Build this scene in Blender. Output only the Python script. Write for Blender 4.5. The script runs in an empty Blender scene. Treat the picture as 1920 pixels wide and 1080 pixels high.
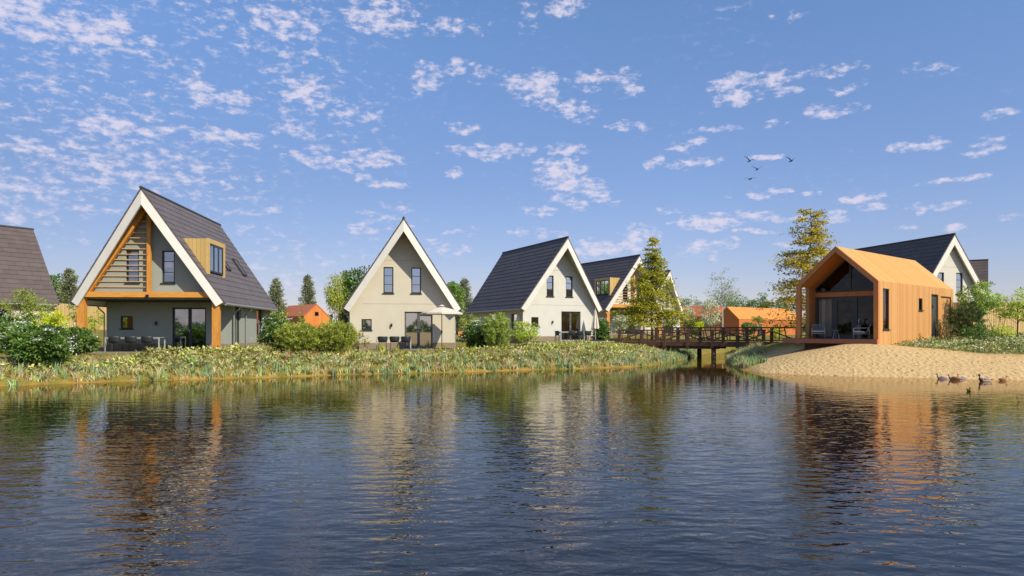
import bpy, math, random
import numpy as np
from mathutils import Vector, Matrix
from mathutils.geometry import tessellate_polygon

S = bpy.context.scene
COL = S.collection
R = math.radians
random.seed(7)
rng = np.random.default_rng(7)

# ------------------------------------------------------------------ camera
F = 1318.0          # focal length in pixels of a 1920 wide picture
EYE = 2.1
cam_d = bpy.data.cameras.new('camera')
cam = bpy.data.objects.new('camera', cam_d)
COL.objects.link(cam)
cam.location = (0, 0, EYE)
cam.rotation_euler = (R(90), 0, 0)
cam_d.sensor_width = 36.0
cam_d.lens = 36.0 * F / 1920.0
cam_d.shift_y = 80.5 / 1920.0
cam_d.clip_start = 0.1
cam_d.clip_end = 6000
S.camera = cam

# ------------------------------------------------------------------ sky and sun
SUN_AZ, SUN_EL = 42.0, 40.0      # degrees: azimuth from +X towards the viewer, elevation
svec = Vector((math.cos(R(SUN_AZ)) * math.cos(R(SUN_EL)), -math.sin(R(SUN_AZ)) * math.cos(R(SUN_EL)), math.sin(R(SUN_EL))))
sd = bpy.data.lights.new('sun', 'SUN')
sd.energy = 5.0
sd.angle = R(0.5)
sd.color = (1.0, 0.92, 0.76)
so = bpy.data.objects.new('sun', sd)
COL.objects.link(so)
so.rotation_euler = (-svec).to_track_quat('-Z', 'Y').to_euler()

W = bpy.data.worlds.new('World')
S.world = W
W.use_nodes = True
wn, wl = W.node_tree.nodes, W.node_tree.links
wn.clear()


def N(nodes, kind, **kw):
    n = nodes.new(kind)
    for k, v in kw.items():
        setattr(n, k, v)
    return n


def math_node(nodes, links, op, a, b=None, c=None, clamp=False):
    n = nodes.new('ShaderNodeMath')
    n.operation = op
    n.use_clamp = clamp
    for i, v in enumerate((a, b, c)):
        if v is None:
            continue
        if hasattr(v, 'links'):
            links.new(v, n.inputs[i])
        else:
            n.inputs[i].default_value = v
    return n.outputs[0]


def build_world():
    sky = N(wn, 'ShaderNodeTexSky', sky_type='NISHITA')
    sky.sun_disc = False
    sky.sun_elevation = R(SUN_EL)
    sky.sun_rotation = R(90 + SUN_AZ)
    sky.air_density = 1.0
    sky.dust_density = 0.15
    sky.ozone_density = 1.6
    tc = N(wn, 'ShaderNodeTexCoord')
    sep = N(wn, 'ShaderNodeSeparateXYZ')
    wl.new(tc.outputs['Generated'], sep.inputs[0])
    M = lambda *a, **k: math_node(wn, wl, *a, **k)
    az = M('ARCTAN2', sep.outputs[0], sep.outputs[1])
    el = M('ARCSINE', sep.outputs[2])
    uv = N(wn, 'ShaderNodeCombineXYZ')
    wl.new(az, uv.inputs[0]); wl.new(el, uv.inputs[1])
    # warp
    wn1 = N(wn, 'ShaderNodeTexNoise'); wn1.inputs['Scale'].default_value = 16; wn1.inputs['Detail'].default_value = 4
    mp = N(wn, 'ShaderNodeMapping'); mp.inputs['Scale'].default_value = (1, 1.7, 1)
    wl.new(uv.outputs[0], mp.inputs[0]); wl.new(mp.outputs[0], wn1.inputs['Vector'])
    sub = N(wn, 'ShaderNodeVectorMath', operation='SUBTRACT'); wl.new(wn1.outputs['Color'], sub.inputs[0]); sub.inputs[1].default_value = (.5, .5, .5)
    mul = N(wn, 'ShaderNodeVectorMath', operation='MULTIPLY'); wl.new(sub.outputs[0], mul.inputs[0]); mul.inputs[1].default_value = (.06, .026, 0)
    add = N(wn, 'ShaderNodeVectorMath', operation='ADD'); wl.new(uv.outputs[0], add.inputs[0]); wl.new(mul.outputs[0], add.inputs[1])
    # (azimuth, elevation) of the larger clouds; written with the bearing as a plane coordinate at 1318
    blobs = [(25,15,70,40,1.1),(110,40,50,26,.8),(165,62,62,28,1.15),(222,46,26,18,1.1),(60,55,50,22,.9),(250,85,40,20,.7),
     (370,165,36,18,1),(392,184,40,12,.9),(437,190,22,15,1),(575,174,40,22,1.25),(650,208,26,12,.9),(690,215,18,12,.8),(530,40,55,22,.9),(566,52,26,14,.9),
     (715,32,58,26,1),(690,20,40,10,.7),(65,274,40,11,1.1),(215,236,55,14,1.05),(285,248,40,9,.9),(205,303,34,18,1),(235,325,26,9,.8),(310,331,26,8,.9),
     (420,258,55,12,.95),(465,272,26,8,.7),(590,298,40,11,.9),(640,306,40,12,1),(712,300,42,13,1.15),(675,332,12,10,1),(722,346,34,7,.95),(540,242,34,12,.9),
     (560,250,30,8,.7),(800,150,22,22,.9),(822,142,22,10,.9),(868,124,14,11,1.2),(852,46,46,12,.7),(905,140,30,12,.6),(975,158,26,18,.9),(1013,162,26,20,1.25),(1000,188,34,10,.9),(1078,204,36,12,.9),
     (1108,150,28,14,.9),(1180,155,22,18,.9),(862,240,24,8,.9),(920,285,66,11,.9),(945,278,30,8,.8),(1060,281,30,9,1),(1048,322,38,17,1.2),(1080,350,50,12,1.1),(1083,386,20,8,1.1),(1122,366,20,10,1),
     (1022,395,14,9,.9),(990,395,12,8,.7),(1375,158,42,12,1.05),(1378,186,34,11,1.15),(1452,152,24,17,1.1),(1470,172,32,7,.9),(1545,130,50,10,.6),(1340,246,34,6,.9),(1270,280,18,9,.9),(1300,272,18,6,.9),
     (1435,295,26,5,1.1),(1230,307,16,8,.9),(1300,308,36,8,.8),(1335,416,50,12,1.2),(1345,400,18,7,1),(1440,407,18,9,1.1),(1425,366,22,8,1.05),(1466,354,12,7,1),(1565,408,24,11,1.1),
     (1622,367,34,8,1.05),(1725,274,40,10,1.15),(1850,280,24,7,1),(1795,333,56,5,1),(1190,447,36,20,1.1),(1130,466,50,14,1),(1320,460,28,9,.9),(1366,458,15,10,.8),(517,395,24,6,.8),(745,390,24,7,.7),
     (1606,157,14,6,.7),(1590,200,30,6,.7),(1750,124,44,8,.6),(1480,28,20,8,.6),(1875,216,32,6,.7),(1065,14,26,12,1),(175,393,55,8,.6),(90,412,50,9,.5),(120,350,60,14,.5),(95,170,70,16,.55),
     (230,190,60,14,.45),(330,120,60,14,.4),(1800,427,20,6,.9),(1900,408,20,5,.8),(1710,430,20,5,.7),(20,405,40,6,.7),(990,20,14,26,.6),(780,20,30,10,.3),(625,117,16,8,.6),(60,350,30,8,.4),(1370,18,40,10,.25),
     (1500,455,26,7,.7),(1000,440,30,8,.6),(870,430,26,7,.5),(560,455,26,7,.5),(820,455,24,7,.6),(700,450,24,6,.4)]
    rb = random.Random(12)
    for _ in range(46):
        px = rb.uniform(520, 1910); py = rb.choice([rb.uniform(60, 330), rb.uniform(330, 500), rb.uniform(380, 540)])
        blobs.append((px, py, rb.uniform(9, 34), rb.uniform(4, 9), rb.uniform(.5, .95)))
    total = None
    for (px, py, rx, ry, st) in blobs:
        a = math.atan2(px - 960, F)
        hyp = math.hypot(px - 960, F)
        e = math.atan2(620.5 - py, hyp)
        sx = rx * 1.2 * math.cos(a) ** 2 / F
        sy = ry * 1.2 * math.cos(a) / F
        s1 = N(wn, 'ShaderNodeVectorMath', operation='SUBTRACT'); wl.new(add.outputs[0], s1.inputs[0]); s1.inputs[1].default_value = (a, e, 0)
        s2 = N(wn, 'ShaderNodeVectorMath', operation='MULTIPLY'); wl.new(s1.outputs[0], s2.inputs[0]); s2.inputs[1].default_value = (1 / sx, 1 / sy, 0)
        s3 = N(wn, 'ShaderNodeVectorMath', operation='DOT_PRODUCT'); wl.new(s2.outputs[0], s3.inputs[0]); wl.new(s2.outputs[0], s3.inputs[1])
        g = M('MULTIPLY_ADD', s3.outputs['Value'], -st * .5, st)      # st * (1 - r2/2)
        g = M('MAXIMUM', g, 0.0)
        total = g if total is None else M('MAXIMUM', total, g)
    # thin broken field everywhere, thicker towards the left, plus overhead and behind
    lowf = N(wn, 'ShaderNodeTexNoise'); lowf.inputs['Scale'].default_value = 5; lowf.inputs['Detail'].default_value = 3
    wl.new(mp.outputs[0], lowf.inputs['Vector'])
    left = N(wn, 'ShaderNodeMapRange'); wl.new(az, left.inputs['Value']); left.inputs['From Min'].default_value = -.05; left.inputs['From Max'].default_value = -.55
    left.inputs['To Min'].default_value = 0.07; left.inputs['To Max'].default_value = .50
    lf = M('SUBTRACT', lowf.outputs[0], .36)
    lf = M('MULTIPLY', lf, left.outputs[0])
    lf = M('MULTIPLY', lf, 4.6, clamp=True)
    # clouds behind the viewer and overhead
    back = N(wn, 'ShaderNodeMapRange'); wl.new(M('ABSOLUTE', az), back.inputs['Value']); back.inputs['From Min'].default_value = .8; back.inputs['From Max'].default_value = 1.2
    bk = M('MULTIPLY', M('SUBTRACT', lowf.outputs[0], .46), 3.5, clamp=True)
    bk = M('MULTIPLY', M('MULTIPLY', bk, back.outputs[0]), .6)
    total = M('MAXIMUM', M('MAXIMUM', total, lf), bk)
    fine = N(wn, 'ShaderNodeTexNoise'); fine.inputs['Scale'].default_value = 56; fine.inputs['Detail'].default_value = 9; fine.inputs['Roughness'].default_value = .62
    mp2 = N(wn, 'ShaderNodeMapping'); mp2.inputs['Scale'].default_value = (1, 2.0, 1)
    wl.new(uv.outputs[0], mp2.inputs[0]); wl.new(mp2.outputs[0], fine.inputs['Vector'])
    d = M('ADD', M('MULTIPLY', total, .60), M('MULTIPLY', M('SUBTRACT', fine.outputs[0], .5), 2.9))
    d = M('MULTIPLY', d, M('GREATER_THAN', total, 0.001))
    mr = N(wn, 'ShaderNodeMapRange', interpolation_type='SMOOTHSTEP'); wl.new(d, mr.inputs['Value'])
    mr.inputs['From Min'].default_value = .12; mr.inputs['From Max'].default_value = .92
    mr.inputs['To Max'].default_value = .95
    edge = N(wn, 'ShaderNodeMapRange', interpolation_type='SMOOTHSTEP'); wl.new(total, edge.inputs['Value']); edge.inputs['From Max'].default_value = .3
    alpha = M('MULTIPLY', mr.outputs[0], edge.outputs[0])
    # clear blue of the photograph's sky, driven by elevation through the sky texture
    tint = N(wn, 'ShaderNodeMix', data_type='RGBA', blend_type='MULTIPLY'); tint.inputs[0].default_value = 1
    wl.new(sky.outputs[0], tint.inputs[6])
    tr_ = N(wn, 'ShaderNodeMapRange'); wl.new(el, tr_.inputs['Value']); tr_.inputs['From Min'].default_value = .06; tr_.inputs['From Max'].default_value = .42
    tmix = N(wn, 'ShaderNodeMix', data_type='RGBA'); wl.new(tr_.outputs[0], tmix.inputs[0]); tmix.inputs[6].default_value = SKY_LOW; tmix.inputs[7].default_value = SKY_HIGH
    am = N(wn, 'ShaderNodeMapRange'); wl.new(az, am.inputs['Value']); am.inputs['From Min'].default_value = -.65; am.inputs['From Max'].default_value = .25; am.inputs['To Min'].default_value = .70
    elw = N(wn, 'ShaderNodeMapRange'); wl.new(el, elw.inputs['Value']); elw.inputs['From Min'].default_value = .38; elw.inputs['From Max'].default_value = .20
    amf = M('SUBTRACT', 1.0, M('MULTIPLY', M('SUBTRACT', 1.0, am.outputs[0]), elw.outputs[0]))
    tsc = N(wn, 'ShaderNodeVectorMath', operation='SCALE'); wl.new(tmix.outputs[2], tsc.inputs[0]); wl.new(amf, tsc.inputs['Scale'])
    wl.new(tsc.outputs[0], tint.inputs[7])
    cl = N(wn, 'ShaderNodeMix', data_type='RGBA'); wl.new(alpha, cl.inputs[0]); wl.new(tint.outputs[2], cl.inputs[6]); cl.inputs[7].default_value = CLOUD
    bg = N(wn, 'ShaderNodeBackground'); bg.inputs[1].default_value = SKY_STR
    wl.new(cl.outputs[2], bg.inputs[0])
    out = N(wn, 'ShaderNodeOutputWorld'); wl.new(bg.outputs[0], out.inputs[0])


SKY_STR = 0.10
SKY_LOW = (.98, .90, 1.17, 1)
SKY_HIGH = (1.20, 1.38, 1.66, 1)
CLOUD = (7.0, 6.8, 8.4, 1)
build_world()
S.view_settings.view_transform = 'Standard'
S.view_settings.look = 'None'
S.view_settings.exposure = 0.0
S.view_settings.gamma = 1.0
S.cycles.max_bounces = 6
S.cycles.diffuse_bounces = 2
S.cycles.glossy_bounces = 3
S.cycles.transparent_max_bounces = 6
S.cycles.caustics_reflective = False
S.cycles.caustics_refractive = False

# ------------------------------------------------------------------ helpers
class MB:
    def __init__(s):
        s.v = []; s.f = []; s.m = []
    def add(s, vs, fs, mi=0):
        b = len(s.v)
        s.v += [tuple(v) for v in vs]
        s.f += [tuple(b + i for i in f) for f in fs]
        s.m += [mi] * len(fs)
        return s
    def obox(s, c, u, v, n, du, dv, dn, mi=0):
        c = Vector(c); u = Vector(u).normalized() * du / 2; v = Vector(v).normalized() * dv / 2; n = Vector(n).normalized() * dn / 2
        vs = [c + a * u + b * v + d * n for d in (-1, 1) for (a, b) in ((-1, -1), (1, -1), (1, 1), (-1, 1))]
        return s.add(vs, [(3, 2, 1, 0), (4, 5, 6, 7), (0, 1, 5, 4), (1, 2, 6, 5), (2, 3, 7, 6), (3, 0, 4, 7)], mi)
    def box(s, x0, x1, y0, y1, z0, z1, mi=0):
        return s.obox(((x0 + x1) / 2, (y0 + y1) / 2, (z0 + z1) / 2), (1, 0, 0), (0, 1, 0), (0, 0, 1), x1 - x0, y1 - y0, z1 - z0, mi)
    def bar(s, a, b, w, h, up=(0, 0, 1), mi=0):
        a = Vector(a); b = Vector(b); d = b - a
        up = Vector(up); side = d.cross(up)
        if side.length < 1e-5: side = d.cross(Vector((1, 0, 0)))
        side.normalize(); up2 = side.cross(d).normalized()
        return s.obox((a + b) / 2, d, side, up2, d.length, w, h, mi)
    def tube(s, pts, rad, n=8, mi=0, cap=True, sq=None):
        pts = [Vector(p) for p in pts]
        k = len(pts)
        if not hasattr(rad, '__len__'): rad = [rad] * k
        rings = []; prev = None
        for i in range(k):
            d = (pts[min(i + 1, k - 1)] - pts[max(i - 1, 0)]).normalized()
            if prev is None:
                a = d.cross(Vector((0, 0, 1)))
                if a.length < .05: a = d.cross(Vector((1, 0, 0)))
            else:
                a = prev - d * prev.dot(d)
            a.normalize(); prev = a; b = d.cross(a)
            w = rad[i] if sq is None else rad[i] * sq[i]
            rings.append([pts[i] + a * math.cos(t) * w + b * math.sin(t) * rad[i] for t in [2 * math.pi * j / n for j in range(n)]])
        vs = [p for r in rings for p in r]
        fs = [(i * n + j, i * n + (j + 1) % n, (i + 1) * n + (j + 1) % n, (i + 1) * n + j) for i in range(k - 1) for j in range(n)]
        if cap: fs += [tuple(range(n))[::-1], tuple((k - 1) * n + j for j in range(n))]
        return s.add(vs, fs, mi)
    def prism(s, poly, ext, mi=0):
        ext = Vector(ext); k = len(poly)
        vs = [Vector(p) for p in poly] + [Vector(p) + ext for p in poly]
        return s.add(vs, [tuple(range(k))[::-1], tuple(range(k, 2 * k))] + [(i, (i + 1) % k, k + (i + 1) % k, k + i) for i in range(k)], mi)
    def build(s, name, mats, parent=None, smooth=False):
        me = bpy.data.meshes.new(name)
        me.from_pydata(s.v, [], s.f)
        if not isinstance(mats, (list, tuple)): mats = [mats]
        for m in mats: me.materials.append(m)
        if len(mats) > 1: me.polygons.foreach_set('material_index', s.m)
        if smooth: me.polygons.foreach_set('use_smooth', [True] * len(s.f))
        me.update()
        o = bpy.data.objects.new(name, me)
        COL.objects.link(o)
        if parent: o.parent = parent
        return o


def tag(o, label=None, cat=None, group=None, kind=None):
    if label: o['label'] = label
    if cat: o['category'] = cat
    if group: o['group'] = group
    if kind: o['kind'] = kind
    return o


def thing(name, label, cat, loc=(0, 0, 0), rz=0, group=None):
    o = bpy.data.objects.new(name, None)
    o.empty_display_size = .2
    COL.objects.link(o)
    o.location = loc; o.rotation_euler = (0, 0, rz)
    return tag(o, label, cat, group)


def copy_tree(o, parent=None):
    c = o.copy(); COL.objects.link(c); c.parent = parent
    for ch in list(o.children): copy_tree(ch, c)
    return c


def lin(r, g, b):
    f = lambda c: (c / 255 / 12.92) if c / 255 <= .04045 else ((c / 255 + .055) / 1.055) ** 2.4
    return (f(r), f(g), f(b))


ALB = .87


def c4(c, k=1.0): return (c[0] * k * ALB, c[1] * k * ALB, c[2] * k * ALB, 1)


def base_mat(name):
    m = bpy.data.materials.new(name); m.use_nodes = True
    nt = m.node_tree
    return m, nt.nodes, nt.links, nt.nodes['Principled BSDF']


def mat(name, col, rough=.7, var=.12, vscale=3.0, bump=0.0, bscale=30.0, metal=0.0, spec=.4, streak=None):
    m, n, l, p = base_mat(name)
    p.inputs['Roughness'].default_value = rough; p.inputs['Metallic'].default_value = metal
    p.inputs['Specular IOR Level'].default_value = spec
    tc = N(n, 'ShaderNodeTexCoord')
    src = tc.outputs['Object']
    if streak:
        mp = N(n, 'ShaderNodeMapping'); mp.inputs['Scale'].default_value = streak; l.new(src, mp.inputs[0]); src = mp.outputs[0]
    t = N(n, 'ShaderNodeTexNoise'); t.inputs['Scale'].default_value = vscale; t.inputs['Detail'].default_value = 6; t.inputs['Roughness'].default_value = .62
    l.new(src, t.inputs['Vector'])
    mx = N(n, 'ShaderNodeMix', data_type='RGBA')
    mr = N(n, 'ShaderNodeMapRange'); mr.inputs['From Min'].default_value = .3; mr.inputs['From Max'].default_value = .7; l.new(t.outputs[0], mr.inputs[0])
    l.new(mr.outputs[0], mx.inputs[0]); mx.inputs[6].default_value = c4(col, 1 - var); mx.inputs[7].default_value = c4(col, 1 + var)
    l.new(mx.outputs[2], p.inputs['Base Color'])
    if bump:
        b = N(n, 'ShaderNodeBump'); b.inputs['Strength'].default_value = .6; b.inputs['Distance'].default_value = bump
        t2 = N(n, 'ShaderNodeTexNoise'); t2.inputs['Scale'].default_value = bscale; t2.inputs['Detail'].default_value = 4; l.new(src, t2.inputs['Vector'])
        l.new(t2.outputs[0], b.inputs['Height']); l.new(b.outputs[0], p.inputs['Normal'])
    return m


def plank_mat(name, col_a, col_b, axis, width=.14, rough=.6, gap=.07, grain=True, bumpd=.012):
    """boards whose joints are spaced along one object axis (0=x, 1=y, 2=z)"""
    m, n, l, p = base_mat(name)
    p.inputs['Roughness'].default_value = rough; p.inputs['Specular IOR Level'].default_value = .3
    tc = N(n, 'ShaderNodeTexCoord'); sp = N(n, 'ShaderNodeSeparateXYZ'); l.new(tc.outputs['Object'], sp.inputs[0])
    M = lambda *a, **k: math_node(n, l, *a, **k)
    q = M('DIVIDE', sp.outputs[axis], width)
    idx = M('FLOOR', q); fr = M('FRACT', q)
    wn_ = N(n, 'ShaderNodeTexWhiteNoise', noise_dimensions='1D'); l.new(idx, wn_.inputs['W'])
    mp = N(n, 'ShaderNodeMapping'); sc = [1.3, 1.3, 1.3]; sc[axis] = 22.0
    mp.inputs['Scale'].default_value = sc
    l.new(tc.outputs['Object'], mp.inputs[0])
    gr = N(n, 'ShaderNodeTexNoise'); gr.inputs['Scale'].default_value = 2.0; gr.inputs['Detail'].default_value = 6; l.new(mp.outputs[0], gr.inputs['Vector'])
    f = M('ADD', M('MULTIPLY', wn_.outputs['Value'], .62), M('MULTIPLY', gr.outputs[0], .55 if grain else .1))
    f = M('SUBTRACT', f, .1, clamp=True)
    mx = N(n, 'ShaderNodeMix', data_type='RGBA'); l.new(f, mx.inputs[0]); mx.inputs[6].default_value = c4(col_a); mx.inputs[7].default_value = c4(col_b)
    line = M('LESS_THAN', M('MINIMUM', fr, M('SUBTRACT', 1.0, fr)), gap)
    dk = N(n, 'ShaderNodeMix', data_type='RGBA', blend_type='MULTIPLY'); l.new(M('MULTIPLY', line, .42), dk.inputs[0]); l.new(mx.outputs[2], dk.inputs[6]); dk.inputs[7].default_value = (.45, .38, .32, 1)
    l.new(dk.outputs[2], p.inputs['Base Color'])
    b = N(n, 'ShaderNodeBump'); b.inputs['Strength'].default_value = .8; b.inputs['Distance'].default_value = bumpd
    l.new(M('SUBTRACT', M('MULTIPLY', gr.outputs[0], .15), line), b.inputs['Height']); l.new(b.outputs[0], p.inputs['Normal'])
    return m


def tile_mat(name, col, light):
    m, n, l, p = base_mat(name)
    p.inputs['Roughness'].default_value = .6; p.inputs['Specular IOR Level'].default_value = .2
    tc = N(n, 'ShaderNodeTexCoord'); sp = N(n, 'ShaderNodeSeparateXYZ'); l.new(tc.outputs['Object'], sp.inputs[0])
    M = lambda *a, **k: math_node(n, l, *a, **k)
    cb = N(n, 'ShaderNodeCombineXYZ'); l.new(sp.outputs[1], cb.inputs[0]); l.new(M('SUBTRACT', sp.outputs[2], 2.6), cb.inputs[1])
    br = N(n, 'ShaderNodeTexBrick'); l.new(cb.outputs[0], br.inputs['Vector'])
    br.inputs['Scale'].default_value = 1; br.inputs['Brick Width'].default_value = .9; br.inputs['Row Height'].default_value = 5.55 / 17
    br.inputs['Mortar Size'].default_value = .012; br.inputs['Mortar Smooth'].default_value = .2; br.inputs['Bias'].default_value = 0
    br.inputs['Color1'].default_value = c4(col, .93); br.inputs['Color2'].default_value = c4(col, 1.09); br.inputs['Mortar'].default_value = c4(col, .7)
    t = N(n, 'ShaderNodeTexNoise'); t.inputs['Scale'].default_value = 1.2; t.inputs['Detail'].default_value = 7; l.new(tc.outputs['Object'], t.inputs['Vector'])
    mx = N(n, 'ShaderNodeMix', data_type='RGBA', blend_type='MIX'); l.new(M('MULTIPLY', M('SUBTRACT', t.outputs[0], .42), 1.1, clamp=True), mx.inputs[0]); l.new(br.outputs[0], mx.inputs[6]); mx.inputs[7].default_value = c4(light)
    l.new(mx.outputs[2], p.inputs['Base Color'])
    b = N(n, 'ShaderNodeBump'); b.inputs['Strength'].default_value = .6; b.inputs['Distance'].default_value = .012
    l.new(M('SUBTRACT', 1.0, br.outputs['Fac']), b.inputs['Height']); l.new(b.outputs[0], p.inputs['Normal'])
    return m


def glass_mat(name='window_glass', refl=.42, tint=(.55, .6, .62)):
    m = bpy.data.materials.new(name); m.use_nodes = True
    n, l = m.node_tree.nodes, m.node_tree.links; n.clear()
    tr = N(n, 'ShaderNodeBsdfTransparent'); tr.inputs[0].default_value = c4(tint)
    gl = N(n, 'ShaderNodeBsdfGlossy'); gl.inputs['Roughness'].default_value = .02; gl.inputs['Color'].default_value = (.9, .92, .95, 1)
    fr = N(n, 'ShaderNodeFresnel'); fr.inputs[0].default_value = 1.5
    a = math_node(n, l, 'MULTIPLY_ADD', fr.outputs[0], 1 - refl, refl, clamp=True)
    mx = N(n, 'ShaderNodeMixShader'); l.new(a, mx.inputs[0]); l.new(tr.outputs[0], mx.inputs[1]); l.new(gl.outputs[0], mx.inputs[2])
    o = N(n, 'ShaderNodeOutputMaterial'); l.new(mx.outputs[0], o.inputs[0])
    return m


def leaf_mat(name, transl=.3, rough=.6):
    m = bpy.data.materials.new(name); m.use_nodes = True
    n, l = m.node_tree.nodes, m.node_tree.links; n.clear()
    at = N(n, 'ShaderNodeAttribute', attribute_name='tint')
    p = N(n, 'ShaderNodeBsdfPrincipled'); p.inputs['Roughness'].default_value = rough; p.inputs['Specular IOR Level'].default_value = .25
    t = N(n, 'ShaderNodeBsdfTranslucent')
    l.new(at.outputs['Color'], p.inputs['Base Color']); l.new(at.outputs['Color'], t.inputs[0])
    mx = N(n, 'ShaderNodeMixShader'); mx.inputs[0].default_value = transl
    l.new(p.outputs[0], mx.inputs[1]); l.new(t.outputs[0], mx.inputs[2])
    o = N(n, 'ShaderNodeOutputMaterial'); l.new(mx.outputs[0], o.inputs[0])
    return m


# ------------------------------------------------------------------ materials
m_cream = mat('cream_render', (.71, .635, .48), .88, .055, .9, .004, 60, streak=(1, 1, .75))
m_white = mat('pale_render', (.74, .71, .61), .88, .055, .9, .004, 60, streak=(1, 1, .75))
m_grey = mat('grey_green_render', (.38, .41, .345), .88, .055, .9, .004, 60, streak=(1, 1, .75))
m_pale = mat('light_grey_render', (.76, .72, .60), .88, .055, .9, .004, 60, streak=(1, 1, .75))
m_plinth = mat('brown_plinth', (.34, .255, .165), .9, .12, 5, .006, 40)
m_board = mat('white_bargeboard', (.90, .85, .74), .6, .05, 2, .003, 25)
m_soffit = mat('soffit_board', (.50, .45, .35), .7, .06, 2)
m_tile_g = tile_mat('dark_grey_tiles', (.155, .132, .13), (.20, .17, .165))
m_tile_b = tile_mat('blue_slate_tiles', (.128, .114, .112), (.18, .163, .158))
m_tile_n = tile_mat('brown_tiles', (.135, .105, .095), (.19, .15, .135))
m_ridge = mat('ridge_tile', (.06, .06, .07), .6)
m_oak = mat('orange_timber', (.74, .315, .055), .55, .22, 3, .004, 20, streak=(3, 3, .6))
m_oakh = mat('orange_timber_beam', (.80, .35, .06), .55, .22, 3, .004, 20, streak=(.5, 4, 5))
m_slat = mat('sunlit_larch_slats', (.84, .50, .18), .55, .12, 4)
m_dorm = plank_mat('pale_larch_boards', (.60, .38, .12), (.78, .55, .22), 0, .2, gap=.05)
m_dormf = mat('pale_larch_trim', (.74, .48, .16), .55, .12, 4)
m_frame = mat('anthracite_frame', (.035, .037, .038), .4, .1)
m_framel = mat('grey_window_frame', (.10, .105, .10), .45, .1)
m_glass = glass_mat()
m_glassd = glass_mat('dark_glazing', .0, (.5, .44, .36))
m_glassc = glass_mat('clear_glazing', .0, (.95, .93, .9))
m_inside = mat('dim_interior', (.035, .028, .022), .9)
m_curt = mat('cream_curtain', (.62, .55, .46), .9, .08, 8)
m_curtl = mat('light_linen_curtain', (.88, .78, .66), .9, .08, 8)
m_blind = mat('pale_net_curtain', (.55, .57, .62), .9, .05, 8)
m_zinc = mat('zinc_gutter', (.42, .42, .40), .4, .1, 4, metal=.4)
m_black = mat('black_metal', (.015, .015, .016), .4, .1)
m_charc = mat('charcoal_seat_shell', (.035, .04, .042), .5, .12)
m_silver = mat('pale_metal_tube', (.60, .60, .57), .35, .06, metal=.3)
m_cush = mat('cream_cushion', (.70, .66, .56), .9, .1, 20)
m_canvas = mat('cream_canvas', (.78, .70, .56), .8, .06, 3)
m_canvd = mat('beige_canvas_folds', (.50, .43, .33), .8, .1, 6)
m_paver = mat('grey_paving', (.28, .25, .21), .85, .15, 4, .01, 12)
m_cabside = plank_mat('orange_larch_wall', lin(204, 142, 80), lin(240, 184, 116), 1, .145)
m_cabroof = plank_mat('orange_larch_roof', lin(216, 152, 78), lin(242, 188, 106), 1, .145)
m_cabfront = mat('orange_larch_frame', lin(216, 142, 82), .6, .14, 2.5, .003, 20, streak=(6, 6, .8))
m_cabin_in = plank_mat('orange_larch_lining', lin(205, 112, 50), lin(232, 146, 74), 0, .14)
m_deck = plank_mat('red_brown_deck', lin(178, 118, 96), lin(204, 146, 122), 1, .15)
m_bgroof = plank_mat('orange_roof_grazing_tone', lin(196, 112, 74), lin(218, 138, 94), 1, .2)  # orange roof made duller: grazing light on the left slopes put into colour
m_bgroof2 = plank_mat('orange_roof_sunlit_tone', lin(226, 140, 62), lin(246, 166, 84), 1, .2)  # brighter copy of the orange roof, sunlit slope painted in
m_bgwall = plank_mat('orange_board_wall', lin(216, 126, 56), lin(240, 152, 74), 0, .2)
m_bgside = plank_mat('rust_board_wall', lin(196, 110, 54), lin(222, 136, 72), 1, .2)
m_teal = mat('grey_green_door', (.075, .088, .085), .45, .1)
m_bridge = mat('dark_brown_timber', (.155, .075, .048), .7, .3, 6, .004, 18)
m_bdeck = mat('weathered_bridge_deck', lin(128, 92, 80), .75, .15, 6, .004, 18)
m_fence = plank_mat('pale_wood_palings', lin(200, 165, 105), lin(232, 202, 142), 0, .16, gap=.09, bumpd=.03)
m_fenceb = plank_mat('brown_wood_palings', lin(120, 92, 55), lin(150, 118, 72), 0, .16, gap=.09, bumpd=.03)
m_bark = mat('dark_bark', (.06, .045, .03), .9, .3, 8, .01, 20)
m_birch = mat('white_birch_bark', (.55, .52, .45), .8, .35, 6, .005, 15)
m_leaf = leaf_mat('leaf', .45)
m_leaf_dry = leaf_mat('pale_leaf', .15)
m_needle = leaf_mat('needle', .25)
m_petal = mat('white_petals', (.75, .74, .62), .8, .1, 20)
m_stone = mat('pale_stone', (.5, .45, .38), .8, .2, 9, .02, 10)

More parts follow.
